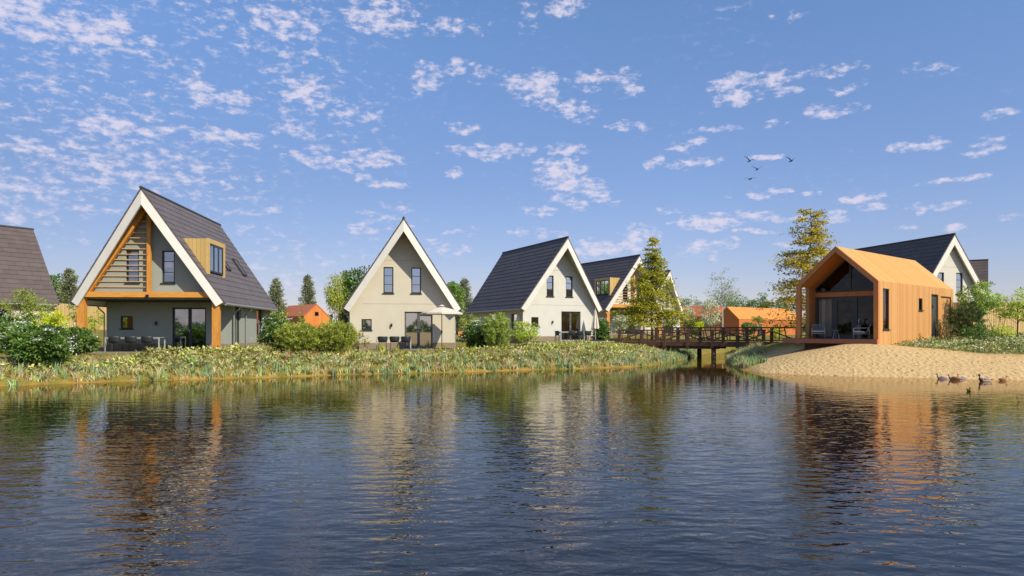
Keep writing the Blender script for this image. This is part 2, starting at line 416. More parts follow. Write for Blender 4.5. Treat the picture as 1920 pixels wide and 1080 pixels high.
# ------------------------------------------------------------------ terrain
SHORE = [(-90, -25), (-70, 5), (-45, 17), (-30, 23.6), (-19.5, 26.7), (-16, 29.3), (-11, 31.4), (-8, 33.6), (-5, 34.8), (-1.65, 36.2), (1.5, 37.9), (4.2, 39.2), (6.8, 40.5), (8.4, 42.6),
         (10.4, 46.5), (12.6, 51.5), (14.7, 57), (18.3, 66), (23, 73), (25, 73.5), (20.5, 66), (17.4, 57), (15.6, 51), (14.0, 45.5), (12.9, 41), (12.3, 37.6), (12.6, 35.4), (14.2, 33.6), (15.7, 32.4), (18.8, 31.2), (21.8, 29.9), (26, 29), (34, 27), (50, 24),
         (75, 12), (90, -25)]
SH = np.array(SHORE)
CTRL = np.array([(-18, 36, .95), (-18, 46, .95), (-7, 44, .95), (-7, 55, 1.0), (4, 56, 1.18), (1, 66, 1.2), (13, 72, 1.65), (20, 90, 1.65), (-38, 45, 1.35), (-28, 40, 1.1), (-24, 60, 1.2),
                 (9, 56, 1.2), (6, 47, 1.0), (10, 50, .5), (8.6, 47, .6), (11.5, 53.5, .55), (8, 56.5, 1.25), (8.6, 57.5, 1.3), (18, 49, 1.25), (19.5, 37.3, 1.5), (24, 43, 1.62), (28, 47, 1.75), (27, 39, 1.6), (34, 37, 1.5), (38, 49, 2.05), (23.7, 34.7, .85), (21.1, 36, 1.2), (26, 34.6, .9), (30, 33.5, .9), (25, 37.5, 1.35), (44, 60, 1.8), (17, 41, 1.3), (15, 43, 1.1),
                 (-35, 125, 1.5), (40, 120, 1.4), (0, 110, 1.5), (-30, 72, 2.3), (-38, 66, 2.2), (-24, 72, 2.2), (-30, 90, 2.4), (0, -60, .6), (80, -20, .6), (-80, -20, .6), (0, 400, 1.4), (300, 200, 1.6), (-300, 200, 1.6), (50, 45, 2.1)])


def shore_dist(X, Y):
    X = np.asarray(X, float); Y = np.asarray(Y, float)
    best = np.full(X.shape, 1e9); inside = np.zeros(X.shape, bool)
    n = len(SH)
    for i in range(n):
        ax, ay = SH[i]; bx, by = SH[(i + 1) % n]
        dx, dy = bx - ax, by - ay
        t = np.clip(((X - ax) * dx + (Y - ay) * dy) / (dx * dx + dy * dy), 0, 1)
        d = np.hypot(X - ax - t * dx, Y - ay - t * dy)
        best = np.minimum(best, d)
        with np.errstate(divide='ignore', invalid='ignore'):
            cr = ((ay > Y) != (by > Y)) & (X < (bx - ax) * (Y - ay) / (by - ay + 1e-12) + ax)
        inside ^= cr
    return np.where(inside, -best, best)


def hash_noise(X, Y, s, seed):
    r = np.random.default_rng(seed); out = np.zeros(np.shape(X))
    for k in range(7):
        a = r.uniform(0, 6.28); f = s * r.uniform(.6, 1.7)
        out = out + np.sin(X * math.cos(a) * f + Y * math.sin(a) * f + r.uniform(0, 6.28))
    return out / 7


def sandness(X, Y, d=None):
    X = np.asarray(X, float); Y = np.asarray(Y, float)
    lim = np.interp(X, [11, 12.5, 15, 16.5, 19.2, 20.2, 21, 22.5, 24, 26, 30, 45], [36.5, 40.5, 44, 44.5, 39.5, 37.3, 36.3, 35.3, 34.6, 33.6, 32.3, 29])
    a = 1 / (1 + np.exp(-(lim + .35 * hash_noise(X, Y, 1.6, 4) - Y) * 4))
    b = 1 / (1 + np.exp(-(X - 12.4 - .22 * (Y - 36)) * 5))
    return a * b


def terrain_z(X, Y):
    X = np.asarray(X, float); Y = np.asarray(Y, float)
    d = shore_dist(X, Y)
    w = np.zeros(X.shape); z = np.zeros(X.shape)
    for (cx, cy, cz) in CTRL:
        k = 1 / (((X - cx) ** 2 + (Y - cy) ** 2) + 4) ** 1.6
        w += k; z += k * cz
    T = z / w
    sn = sandness(X, Y)
    wd = 3.0 + 2.6 * sn
    t = np.clip(d / wd, 0, 1)
    up = T * (t * (1 + .35 * (1 - t)))
    up = np.minimum(up, T) + .03 * hash_noise(X, Y, 1.1, 9) * np.clip(d / 2, 0, 1)
    dn = -np.minimum(1.6, -d * .22)
    return np.where(d > 0, up + .0, dn)


def tz(x, y): return float(terrain_z(np.array([x]), np.array([y]))[0])


def P(px, Y, dz=0.0):
    x = (px - 960) / F * Y
    return (x, Y, tz(x, Y) + dz)


def axis_pts(lo, hi, step, far, grow=1.35):
    a = list(np.arange(lo, hi + 1e-6, step)); s = step
    left = []; x = lo
    while x > -far:
        s *= grow; x -= s; left.append(x)
    s = step; x = a[-1]; right = []
    while x < far:
        s *= grow; x += s; right.append(x)
    return np.array(left[::-1] + a + right)


def grid_mesh(name, xs, ys, zf):
    X, Y = np.meshgrid(xs, ys)
    Z = zf(X, Y)
    nx, ny = len(xs), len(ys)
    V = np.stack([X, Y, Z], -1).reshape(-1, 3)
    i = np.arange(nx - 1)[None, :] + nx * np.arange(ny - 1)[:, None]
    Fc = np.stack([i, i + 1, i + nx + 1, i + nx], -1).reshape(-1, 4)
    me = bpy.data.meshes.new(name)
    me.vertices.add(len(V)); me.vertices.foreach_set('co', V.ravel())
    me.loops.add(Fc.size); me.loops.foreach_set('vertex_index', Fc.ravel())
    me.polygons.add(len(Fc)); me.polygons.foreach_set('loop_start', np.arange(0, Fc.size, 4)); me.polygons.foreach_set('loop_total', np.full(len(Fc), 4))
    me.update(calc_edges=True)
    me.polygons.foreach_set('use_smooth', [True] * len(Fc))
    return me, X, Y, Z


def ground_material():
    m, n, l, p = base_mat('ground')
    p.inputs['Roughness'].default_value = .95; p.inputs['Specular IOR Level'].default_value = .1
    M = lambda *a, **k: math_node(n, l, *a, **k)
    tc = N(n, 'ShaderNodeTexCoord'); at = N(n, 'ShaderNodeAttribute', attribute_name='zone')
    sp = N(n, 'ShaderNodeSeparateColor'); l.new(at.outputs['Color'], sp.inputs[0])
    sand, rim = sp.outputs[0], sp.outputs[1]
    t1 = N(n, 'ShaderNodeTexNoise'); t1.inputs['Scale'].default_value = .9; t1.inputs['Detail'].default_value = 8; l.new(tc.outputs['Object'], t1.inputs['Vector'])
    t2 = N(n, 'ShaderNodeTexNoise'); t2.inputs['Scale'].default_value = 14; t2.inputs['Detail'].default_value = 6; l.new(tc.outputs['Object'], t2.inputs['Vector'])
    g = N(n, 'ShaderNodeMix', data_type='RGBA'); l.new(M('MULTIPLY', M('SUBTRACT', t1.outputs[0], .3), 2.2, clamp=True), g.inputs[0])
    g.inputs[6].default_value = (.20, .17, .035, 1); g.inputs[7].default_value = (.30, .24, .055, 1)
    g2 = N(n, 'ShaderNodeMix', data_type='RGBA', blend_type='MULTIPLY'); g2.inputs[0].default_value = 1; l.new(g.outputs[2], g2.inputs[6])
    gr = N(n, 'ShaderNodeMapRange'); l.new(t2.outputs[0], gr.inputs[0]); gr.inputs['From Min'].default_value = .3; gr.inputs['From Max'].default_value = .7; gr.inputs['To Min'].default_value = .6; gr.inputs['To Max'].default_value = 1.25
    l.new(gr.outputs[0], g2.inputs[7])
    s = N(n, 'ShaderNodeMix', data_type='RGBA'); l.new(t2.outputs[0], s.inputs[0]); s.inputs[6].default_value = (.50, .34, .15, 1); s.inputs[7].default_value = (.70, .49, .235, 1)
    sm = N(n, 'ShaderNodeMix', data_type='RGBA'); l.new(sand, sm.inputs[0]); l.new(g2.outputs[2], sm.inputs[6]); l.new(s.outputs[2], sm.inputs[7])
    rm = N(n, 'ShaderNodeMix', data_type='RGBA')
    l.new(M('MULTIPLY', rim, M('MULTIPLY', M('SUBTRACT', t1.outputs[0], .42), 5, clamp=True)), rm.inputs[0]); l.new(sm.outputs[2], rm.inputs[6]); rm.inputs[7].default_value = (.52, .27, .06, 1)
    l.new(rm.outputs[2], p.inputs['Base Color'])
    # footprints and clods in the sand
    v = N(n, 'ShaderNodeTexVoronoi', feature='SMOOTH_F1'); v.inputs['Scale'].default_value = 5.0; v.inputs['Smoothness'].default_value = .25
    mp = N(n, 'ShaderNodeMapping'); mp.inputs['Scale'].default_value = (1.0, .8, 1); l.new(tc.outputs['Object'], mp.inputs[0])
    wob = N(n, 'ShaderNodeMix', data_type='RGBA', blend_type='LINEAR_LIGHT'); wob.inputs[0].default_value = .22
    l.new(mp.outputs[0], wob.inputs[6]); l.new(t1.outputs['Color'], wob.inputs[7]); 
    l.new(wob.outputs[2], v.inputs['Vector'])
    h = M('ADD', M('MULTIPLY', v.outputs['Distance'], .75), M('MULTIPLY', t2.outputs[0], .22))
    v2 = N(n, 'ShaderNodeTexVoronoi'); v2.inputs['Scale'].default_value = 2.6; l.new(wob.outputs[2], v2.inputs['Vector'])
    pit = N(n, 'ShaderNodeMapRange', interpolation_type='SMOOTHSTEP'); l.new(v2.outputs['Distance'], pit.inputs['Value']); pit.inputs['From Min'].default_value = .03; pit.inputs['From Max'].default_value = .2
    h = M('ADD', h, M('MULTIPLY', pit.outputs[0], 1.1))
    h = M('MULTIPLY', h, sand)
    h = M('ADD', h, M('MULTIPLY', M('MULTIPLY', t2.outputs[0], .3), M('SUBTRACT', 1.0, sand)))
    b = N(n, 'ShaderNodeBump'); b.inputs['Strength'].default_value = 1; b.inputs['Distance'].default_value = .075
    l.new(h, b.inputs['Height']); l.new(b.outputs[0], p.inputs['Normal'])
    return m


xs = axis_pts(-46, 52, .4, 2500); ys = axis_pts(20, 96, .4, 3000)
gm, GX, GY, GZ = grid_mesh('ground', xs, ys, terrain_z)
dd = shore_dist(GX, GY); sn = sandness(GX, GY)
zone = np.zeros((GX.size, 4), dtype=np.float32)
zone[:, 0] = sn.ravel(); zone[:, 1] = (np.clip(1 - np.abs(dd - .02) / .22, 0, 1) * (1 - sn)).ravel(); zone[:, 3] = 1
at = gm.color_attributes.new('zone', 'FLOAT_COLOR', 'POINT'); at.data.foreach_set('color', zone.ravel())
gm.materials.append(ground_material())
ground = bpy.data.objects.new('ground', gm); COL.objects.link(ground); tag(ground, kind='structure', label='grassy ground and sandy beach round the pond')


def water_material():
    m, n, l, p = base_mat('water')
    M = lambda *a, **k: math_node(n, l, *a, **k)
    at = N(n, 'ShaderNodeAttribute', attribute_name='depth')     # r: silt near the banks, g: calm
    sp = N(n, 'ShaderNodeSeparateColor'); l.new(at.outputs['Color'], sp.inputs[0])
    mx = N(n, 'ShaderNodeMix', data_type='RGBA'); l.new(sp.outputs[0], mx.inputs[0]); mx.inputs[6].default_value = (.008, .007, .008, 1); mx.inputs[7].default_value = (.085, .062, .006, 1)
    mx2 = N(n, 'ShaderNodeMix', data_type='RGBA'); l.new(sp.outputs[2], mx2.inputs[0]); l.new(mx.outputs[2], mx2.inputs[6]); mx2.inputs[7].default_value = (.22, .12, .05, 1)
    tc = N(n, 'ShaderNodeTexCoord')
    def noise(sx, sy, rot, scale, detail, rough=.5):
        mp = N(n, 'ShaderNodeMapping'); mp.inputs['Scale'].default_value = (sx, sy, 1); mp.inputs['Rotation'].default_value = (0, 0, R(rot)); l.new(tc.outputs['Object'], mp.inputs[0])
        t = N(n, 'ShaderNodeTexNoise'); t.inputs['Scale'].default_value = scale; t.inputs['Detail'].default_value = detail; t.inputs['Roughness'].default_value = rough; l.new(mp.outputs[0], t.inputs['Vector'])
        return t.outputs[0]
    a = noise(.5, 1.0, 6, 3.0, 2.5, .5)
    b = noise(.7, 1.0, -14, 5.2, 2, .5)
    c = noise(1, 1, 20, .5, 2)
    h = M('ADD', M('MULTIPLY', a, 1.0), M('MULTIPLY', b, .4))
    amp = M('MULTIPLY', M('MULTIPLY_ADD', c, 1.1, .45), sp.outputs[1])
    bp = N(n, 'ShaderNodeBump'); bp.inputs['Strength'].default_value = 1.0; bp.inputs['Distance'].default_value = .024
    l.new(M('MULTIPLY', h, amp), bp.inputs['Height'])
    # dark silty body under a mirror whose strength follows the angle of view
    df = N(n, 'ShaderNodeBsdfDiffuse'); l.new(mx2.outputs[2], df.inputs[0]); l.new(bp.outputs[0], df.inputs['Normal'])
    gl = N(n, 'ShaderNodeBsdfGlossy'); gl.inputs['Roughness'].default_value = 0.0; gl.inputs['Color'].default_value = (1.0, .92, .82, 1); l.new(bp.outputs[0], gl.inputs['Normal'])
    fn = N(n, 'ShaderNodeFresnel'); fn.inputs[0].default_value = 1.5; l.new(bp.outputs[0], fn.inputs['Normal'])
    ms = N(n, 'ShaderNodeMixShader'); l.new(fn.outputs[0], ms.inputs[0]); l.new(df.outputs[0], ms.inputs[1]); l.new(gl.outputs[0], ms.inputs[2])
    l.new(ms.outputs[0], n['Material Output'].inputs[0]); n.remove(p)
    return m


wx = axis_pts(-46, 40, .8, 100); wy = axis_pts(2, 76, .8, 40)
wy = wy[(wy > -45) & (wy < 80)]; wx = wx[(wx > -110) & (wx < 110)]
wm, WX, WY, WZ = grid_mesh('pond_water', wx, wy, lambda a, b: a * 0.0)
wd = -shore_dist(WX, WY)
dep = np.zeros((WX.size, 4), dtype=np.float32)
silt = np.exp(-np.clip(wd, 0, 99) / 3.0) * 1.0
silt = np.where(wd < 0, 1, silt)
sandy = np.clip((WX - 12) / 4, 0, 1) * np.clip((36 - WY) / 2.0, 0, 1) * np.exp(-np.clip(wd, 0, 99) / 2.2)
dep[:, 0] = silt.ravel(); dep[:, 2] = np.clip(sandy, 0, 1).ravel(); dep[:, 3] = 1
dep[:, 1] = (np.clip(wd / 24.0, 0.025, 1.0) ** 1.15).ravel()
at = wm.color_attributes.new('depth', 'FLOAT_COLOR', 'POINT'); at.data.foreach_set('color', dep.ravel())
wm.materials.append(water_material())
water = bpy.data.objects.new('water', wm); COL.objects.link(water); tag(water, kind='structure', label='rippled dark blue pond water')

# ------------------------------------------------------------------ building helpers
def wall_panel(mb, origin, u, v, n, outer, holes, thick, mi=0):
    """flat wall with openings; outer/holes in (a, b) along u and v; n points outwards"""
    origin = Vector(origin); u = Vector(u); v = Vector(v); n = Vector(n)
    loops = [outer] + holes
    tri = tessellate_polygon([[Vector((a, b, 0)) for a, b in lp] for lp in loops])
    flat = [p for lp in loops for p in lp]
    k = len(flat)
    vs = [origin + u * a + v * b for a, b in flat] + [origin + u * a + v * b - n * thick for a, b in flat]
    fs = []
    for t in tri:
        a, b, c = (Vector((*flat[i], 0)) for i in t)
        fl = (b - a).cross(c - a).z > 0
        want = u.cross(v).dot(n) > 0
        t = tuple(t) if fl == want else tuple(t)[::-1]
        fs.append(t); fs.append(tuple(i + k for i in t[::-1]))
    base = 0
    for li, lp in enumerate(loops):
        m_ = len(lp)
        for i in range(m_):
            a, b = base + i, base + (i + 1) % m_
            fs.append((a, b, b + k, a + k))
        base += m_
    mb.add(vs, fs, mi)


def rect(a0, a1, b0, b1): return [(a0, b0), (a1, b0), (a1, b1), (a0, b1)]


def window(parent, origin, u, n, a0, a1, b0, b1, fr=.07, muntin_h=0, muntin_v=0, recess=.10, frame=None, glass=None, curtain=None, sill=True, name='window', depth=.07, handle=False, vsplit=.09):
    """frame with pane (and sill, curtain) set into an opening"""
    frame = frame or m_frame; glass = glass or m_glass
    O = Vector(origin); u = Vector(u); n = Vector(n); v = Vector((0, 0, 1))
    pt = lambda a, b, d: O + u * a + v * b - n * d
    f = MB(); d = recess + depth / 2
    f.obox(pt((a0 + a1) / 2, b1 - fr / 2, d), u, v, n, a1 - a0, fr, depth)
    f.obox(pt((a0 + a1) / 2, b0 + fr / 2, d), u, v, n, a1 - a0, fr, depth)
    f.obox(pt(a0 + fr / 2, (b0 + b1) / 2, d), u, v, n, fr, b1 - b0 - 2 * fr, depth)
    f.obox(pt(a1 - fr / 2, (b0 + b1) / 2, d), u, v, n, fr, b1 - b0 - 2 * fr, depth)
    for i in range(muntin_h):
        b = b0 + (b1 - b0) * (i + 1) / (muntin_h + 1)
        f.obox(pt((a0 + a1) / 2, b, d), u, v, n, a1 - a0 - 2 * fr, .035, depth * .8)
    for i in range(muntin_v):
        a = a0 + (a1 - a0) * (i + 1) / (muntin_v + 1)
        f.obox(pt(a, (b0 + b1) / 2, d), u, v, n, vsplit, b1 - b0 - 2 * fr, depth * .96)
    fo = f.build(name, frame, parent)
    g = MB(); k = muntin_v + 1; w = (a1 - a0 - 2 * fr) / k
    for i in range(k):
        c0 = a0 + fr + w * i; c1 = c0 + w
        q = [pt(c0, b0 + fr, d), pt(c1, b0 + fr, d), pt(c1, b1 - fr, d), pt(c0, b1 - fr, d)]
        g = MB(); g.add(q, [(0, 1, 2, 3)]); g.build('pane', glass, fo)
    if sill:
        s = MB(); s.obox(pt((a0 + a1) / 2, b0 - .025, -.03 + .06), u, v, n, a1 - a0 + .12, .05, .2); s.build('sill', frame, fo)
    if curtain:
        for (c0, c1, cm) in curtain:
            c = MB(); nn = max(4, int((c1 - c0) / .05)); lo = []; hi = []
            for i in range(nn + 1):
                a = c0 + (c1 - c0) * i / nn; off = recess + depth + .05 + .025 * math.sin(i * 1.1) + .01 * math.sin(i * 2.9)
                lo.append(pt(a, b0 + .03, off)); hi.append(pt(a, b1 - .03, off))
            cn_ = len(lo) - 1; c.add(lo + hi, [(i, i + 1, nn + 2 + i, nn + 1 + i) for i in range(nn)])
            c.build('curtain', cm, fo)
    if handle:
        h = MB(); am = (a0 + a1) / 2
        h.obox(pt(am + .0, b0 + 1.05, recess - .03), u, v, n, .03, .14, .04); h.obox(pt(am - .06, b0 + 1.1, recess - .06), u, v, n, .14, .025, .025)
        h.build('handle', m_silver, fo)
    return fo


HW, RISE, EAVE = 3.7, 5.55, 2.6
SL = math.hypot(HW, RISE); NX, NZ = RISE / SL, HW / SL       # outward normal of the right slope


def roof_cross(side, off):
    """(tip, apex) of the slope plane pushed in by off"""
    return (side * (HW - NX * off), EAVE - NZ * off), (0.0, EAVE + RISE - off / NZ)


def sloped_layer(mb, side, o0, o1, front, back, inset=0.0):
    """slab between offsets o0..o1; front(s)/back(s) give t for |s|"""
    (s0, z0), (sa, za) = roof_cross(side, o0); (s1, z1), (sb, zb) = roof_cross(side, o1)
    q = [(s0, z0), (sa, za), (sb, zb), (s1, z1)]
    vs = [(s, front(abs(s)), z) for s, z in q] + [(s, back(abs(s)), z) for s, z in q]
    fs = [(0, 1, 2, 3), (7, 6, 5, 4), (0, 4, 5, 1), (1, 5, 6, 2), (2, 6, 7, 3), (3, 7, 4, 0)]
    if side < 0: fs = [f[::-1] for f in fs]
    mb.add(vs, fs)


def roof_pt(side, s, t, off=0.0):
    """point on the slope at |s|, lifted by off along the normal"""
    z = EAVE + RISE * (1 - s / HW)
    return Vector((side * (s + NX * off), t, z + NZ * off))


def make_house(name, label, loc, theta, ground_drop=.0, L=11.44, prow=.845, tiles=None, wall=None, porch=False, dormer=0, joints=True, slat_side=-1, back_prow=False, skylights=True,
               side_windows=(), group='steep gabled holiday houses', cat='house', simple=False):
    tiles = tiles or m_tile_b; wall = wall or m_cream
    h = thing(name, label, cat, loc, theta, group)
    fr = lambda s: -prow * (1 - s / HW)
    bk = lambda s: L + (prow * (1 - s / HW) if back_prow else 0)
    # --- roof
    deck = MB()
    for sd_ in (-1, 1): sloped_layer(deck, sd_, .07, .25, lambda s: fr(s) + .10, lambda s: bk(s) - .10)
    NC = 17; til = MB(); RI = .016
    for sd_ in (-1, 1):
        for i in range(NC):
            s_lo = HW * (1 - i / NC) + (.04 if i == 0 else 0); s_hi = HW * (1 - (i + 1) / NC)
            a0, a1 = fr(s_lo) - .03, bk(s_lo) + .03; b0, b1 = fr(s_hi) - .03, bk(s_hi) + .03
            p = [roof_pt(sd_, s_lo, a0, RI), roof_pt(sd_, s_lo, a1, RI), roof_pt(sd_, s_hi, b1, .0), roof_pt(sd_, s_hi, b0, .0)]
            q = [roof_pt(sd_, s_lo, a0, -.07), roof_pt(sd_, s_lo, a1, -.07), roof_pt(sd_, s_hi, b1, -.07), roof_pt(sd_, s_hi, b0, -.07)]
            fs = [(0, 1, 2, 3), (4, 5, 1, 0), (5, 6, 2, 1), (7, 4, 0, 3), (7, 6, 5, 4)]
            if sd_ < 0: fs = [f[::-1] for f in fs]
            til.add(p + q, fs)
    roof = til.build('roof', tiles, h)
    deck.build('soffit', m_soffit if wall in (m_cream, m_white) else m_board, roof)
    rc = MB(); rc.tube([(0, fr(0) - .05, EAVE + RISE - .0), (0, bk(0) + .05, EAVE + RISE - .0)], .08, 8); rc.build('ridge_cap', m_ridge, roof)
    for sd_ in (-1, 1):
        g = MB(); gx = sd_ * (HW + .02); gz = EAVE - .12
        g.tube([(gx, .12, gz), (gx, L - .12, gz)], .075, 8)
        g.build('gutter', m_zinc, roof)
    bb = MB()
    for sd_ in (-1, 1): sloped_layer(bb, sd_, .075, .46, lambda s: fr(s) - .02, lambda s: fr(s) + .10)
    bb.build('bargeboard', m_board, h)
    bb = MB()
    for sd_ in (-1, 1): sloped_layer(bb, sd_, .075, .46, lambda s: bk(s) - .10, lambda s: bk(s) + .02)
    bb.build('bargeboard', m_board, h)
    # --- walls
    hw = 3.3; zt = EAVE + (HW - hw) / HW * RISE - .25 / NZ - .01; za = EAVE + RISE - .25 / NZ - .01
    tw = .38; bwall = L - .4
    U, V, FN = (1, 0, 0), (0, 0, 1), (0, -1, 0)
    up_w = [rect(-1.22, -.60, 3.55, 5.2), rect(.52, 1.14, 3.55, 5.2)]
    lo_w = rect(-2.58, -1.95, 1.22, 1.9); door = rect(.1, 1.87, .06, 2.38)
    w = MB()
    if not porch:
        outer = [(-hw, -1), (hw, -1), (hw, zt), (0, za), (-hw, zt)]
        wall_panel(w, (0, tw, 0), U, V, FN, outer, up_w + [lo_w, door], .3)
        tl = tw
    else:
        tl = 2.9
        outer = [(-hw, 2.75), (hw, 2.75), (hw, zt + .0), (0, za), (-hw, zt + .0)]
        outer = [(-hw, 2.72), (hw, 2.72), (hw, max(zt, 2.74)), (0, za), (-hw, max(zt, 2.74))]
        wall_panel(w, (0, tw, 0), U, V, FN, outer, up_w, .3)
        wall_panel(w, (0, tl, 0), U, V, FN, [(-hw, -1), (hw, -1), (hw, 2.66), (-hw, 2.66)], [lo_w, door], .3)
    sw = list(side_windows)
    wall_panel(w, (hw, 0, 0), (0, 1, 0), V, (1, 0, 0), [(tl + .3, -1), (bwall, -1), (bwall, zt - .02), (tl + .3, zt - .02)], [rect(a, b, c, d) for a, b, c, d in sw], .3)
    wall_panel(w, (-hw, 0, 0), (0, 1, 0), V, (-1, 0, 0), [(tl + .3, -1), (bwall, -1), (bwall, zt - .02), (tl + .3, zt - .02)], [rect(a, b, c, d) for a, b, c, d in sw], .3)
    w.prism([(-hw, bwall, -1), (hw, bwall, -1), (hw, bwall, zt), (0, bwall, za), (-hw, bwall, zt)], (0, .3, 0))
    wo = w.build('wall', wall, h)
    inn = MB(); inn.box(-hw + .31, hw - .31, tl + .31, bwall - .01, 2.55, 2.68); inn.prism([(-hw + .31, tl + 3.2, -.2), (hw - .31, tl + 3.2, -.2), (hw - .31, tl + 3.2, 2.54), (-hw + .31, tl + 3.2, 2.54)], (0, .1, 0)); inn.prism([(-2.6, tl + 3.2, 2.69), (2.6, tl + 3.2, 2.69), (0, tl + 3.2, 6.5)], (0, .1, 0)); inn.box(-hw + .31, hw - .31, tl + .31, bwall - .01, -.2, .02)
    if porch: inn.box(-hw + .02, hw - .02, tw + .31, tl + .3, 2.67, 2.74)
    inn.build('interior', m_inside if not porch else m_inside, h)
    # plinth
    p = MB()
    for (a, b) in ((-hw - .012, .1 - .004), (1.87 + .004, hw + .012)): p.box(a, b, tl - .012, tl + .05, -1, .40)
    p.box(hw + .001, hw + .014, tl + .051, bwall, -1, .40); p.box(-hw - .014, -hw - .001, tl + .051, bwall, -1, .40)
    if not porch or True: p.build('plinth', m_plinth, h)
    if joints and not porch:
        j = MB(); j.box(-2.5, 2.5, tw - .004, tw + .01, 2.86, 2.876); j.build('render_joint', m_plinth, h); j = MB(); j.box(-1.15, 1.15, tw - .004, tw + .01, 5.62, 5.632); j.build('render_joint', m_plinth, h)
    # windows
    for (a0, a1) in ((-1.22, -.60), (.52, 1.14)):
        window(h, (0, tw, 0), U, FN, a0, a1, 3.55, 5.2, muntin_h=2, curtain=[(a0 - .25, a1 + .25, m_blind)], recess=.07)
    window(h, (0, tl, 0), U, FN, -2.58, -1.95, 1.22, 1.9, recess=.08, glass=m_glass)
    window(h, (0, tl, 0), U, FN, .1, 1.87, .06, 2.38, fr=.09, muntin_v=1, vsplit=.17, recess=.1, frame=m_framel if not porch else m_frame, glass=m_glass, curtain=[(.2, .55, m_curt)], sill=False, name='patio_door', handle=True)
    for (a, b, c, d) in sw:
        window(h, (hw, 0, 0), (0, 1, 0), (1, 0, 0), a, b, c, d, sill=False, curtain=[(a + .75 * (b - a), b - .08, m_curt)], recess=.12)
        window(h, (-hw, 0, 0), (0, 1, 0), (-1, 0, 0), a, b, c, d, sill=False, curtain=[(a + .08, a + .35, m_curt)], recess=.12)
    # wall lamp
    wlp = MB(); wlp.tube([(-.72, tl - .10, 1.42), (-.72, tl - .10, 1.62)], .055, 8); wlp.box(-.75, -.69, tl - .1, tl + .01, 1.5, 1.54); wlp.build('wall_lamp', m_black, h)
    # downpipes
    for sd_ in (-1, 1):
        for tt in ((tl + .35,) if not porch else (tl - .1, tl + 2.0 if False else 5.2)):
            d = MB(); d.tube([(sd_ * (HW + .02), tt, EAVE - .15), (sd_ * (HW - .05), tt, EAVE - .3), (sd_ * (hw + .07), tt, EAVE - .55), (sd_ * (hw + .07), tt, EAVE - .8), (sd_ * (hw + .07), tt, -.5)], .04, 7)
            d.build('downpipe', m_zinc, h)
    if porch:
        for sd_ in (-1, 1):
            q = MB(); q.box(sd_ * 3.25 - .17, sd_ * 3.25 + .17, .02, .36, -1, 2.79); q.build('porch_post', m_oak, h)
        q = MB(); q.box(-3.26, 3.26, .0, .3, 2.80, 3.07); q.build('porch_beam', m_oakh, h)
        q = MB(); q.box(-.09, .09, .03, .22, 3.075, 7.35); q.build('king_post', m_oak, h)
        sdv = slat_side
        q = MB()
        q.bar((sdv * 2.95, .13, 3.0), (sdv * .14, .02, 7.22), .22, .22, up=(0, 0, 1)); q.build('diagonal_brace', m_oak, h)
        k = 14
        for i in range(k):
            q = MB()
            z = 3.3 + i * (7.15 - 3.3) / k
            smax = (7.36 - z) / RISE * HW - .12
            if smax > .15: q.box(min(sdv * .09, sdv * smax), max(sdv * .09, sdv * smax), .09, .15, z, z + .03); q.build('slat', m_slat, h)
        q = MB(); q.box(-.09, .03, -.12, -.002, 2.78, 2.93); q.box(-.13, -.03, -.14, -.02, 2.72, 2.80); q.build('spotlight', m_black, h)
    if dormer:
        sd_ = dormer; s_f, s_t = 2.67, 1.54; t0, t1 = .40, 3.2
        zb = EAVE + RISE * (1 - s_f / HW); zt_ = EAVE + RISE * (1 - s_t / HW)
        D = MB()
        D.add([(sd_ * s_t, t0, zt_), (sd_ * s_f, t0, zb), (sd_ * s_f, t0, zt_), (sd_ * s_t, t1, zt_), (sd_ * s_f, t1, zb), (sd_ * s_f, t1, zt_)], [(0, 1, 2), (3, 5, 4), (0, 2, 5, 3)])
        dm = D.build('dormer', m_dorm, h)
        Fm = MB(); x0 = sd_ * s_f
        def slab(ta, tb, za_, zb_): Fm.box(min(x0, x0 + sd_ * .12), max(x0, x0 + sd_ * .12), ta, tb, za_, zb_)
        slab(t0 - .02, t0 + .26, zb - .12, zt_ + .03); slab(t1 - .26, t1 + .02, zb - .12, zt_ + .03); slab(t0 + .26, t1 - .26, zt_ - .20, zt_ + .03)
        Fm.build('dormer_trim', m_dormf, dm)
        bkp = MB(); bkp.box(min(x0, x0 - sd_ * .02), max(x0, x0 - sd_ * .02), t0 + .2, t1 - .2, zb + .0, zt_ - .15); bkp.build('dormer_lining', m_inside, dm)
        window(h, (x0 + sd_ * .10, 0, 0), (0, 1, 0), (sd_, 0, 0), t0 + .27, t1 - .27, zb + .02, zt_ - .21, fr=.09, muntin_v=2, recess=.0, depth=.05, sill=False)
    if skylights:
        for (t0, s0, s1, tw_) in ((8.0, 1.75, 2.4, .75), (5.0, 2.0, 2.35, .6)):
            sd_ = dormer or 1
            q = MB(); c = (roof_pt(sd_, s0, t0, .05) + roof_pt(sd_, s1, t0, .05)) / 2 + Vector((0, tw_ / 2, 0))
            sv = (roof_pt(sd_, s0, t0) - roof_pt(sd_, s1, t0)); nn = Vector((sd_ * NX, 0, NZ))
            for e in (-1, 1):
                q.obox(c + sv.normalized() * e * sv.length / 2, (0, 1, 0), sv, nn, tw_, .07, .12)
                q.obox(c + Vector((0, e * tw_ / 2, 0)), (0, 1, 0), sv, nn, .07, sv.length, .12)
            so_ = q.build('skylight', m_frame, h)
            q = MB(); q.obox(c, (0, 1, 0), sv, nn, tw_ - .05, sv.length - .05, .06); q.build('pane', m_tile_b, so_)
    return h


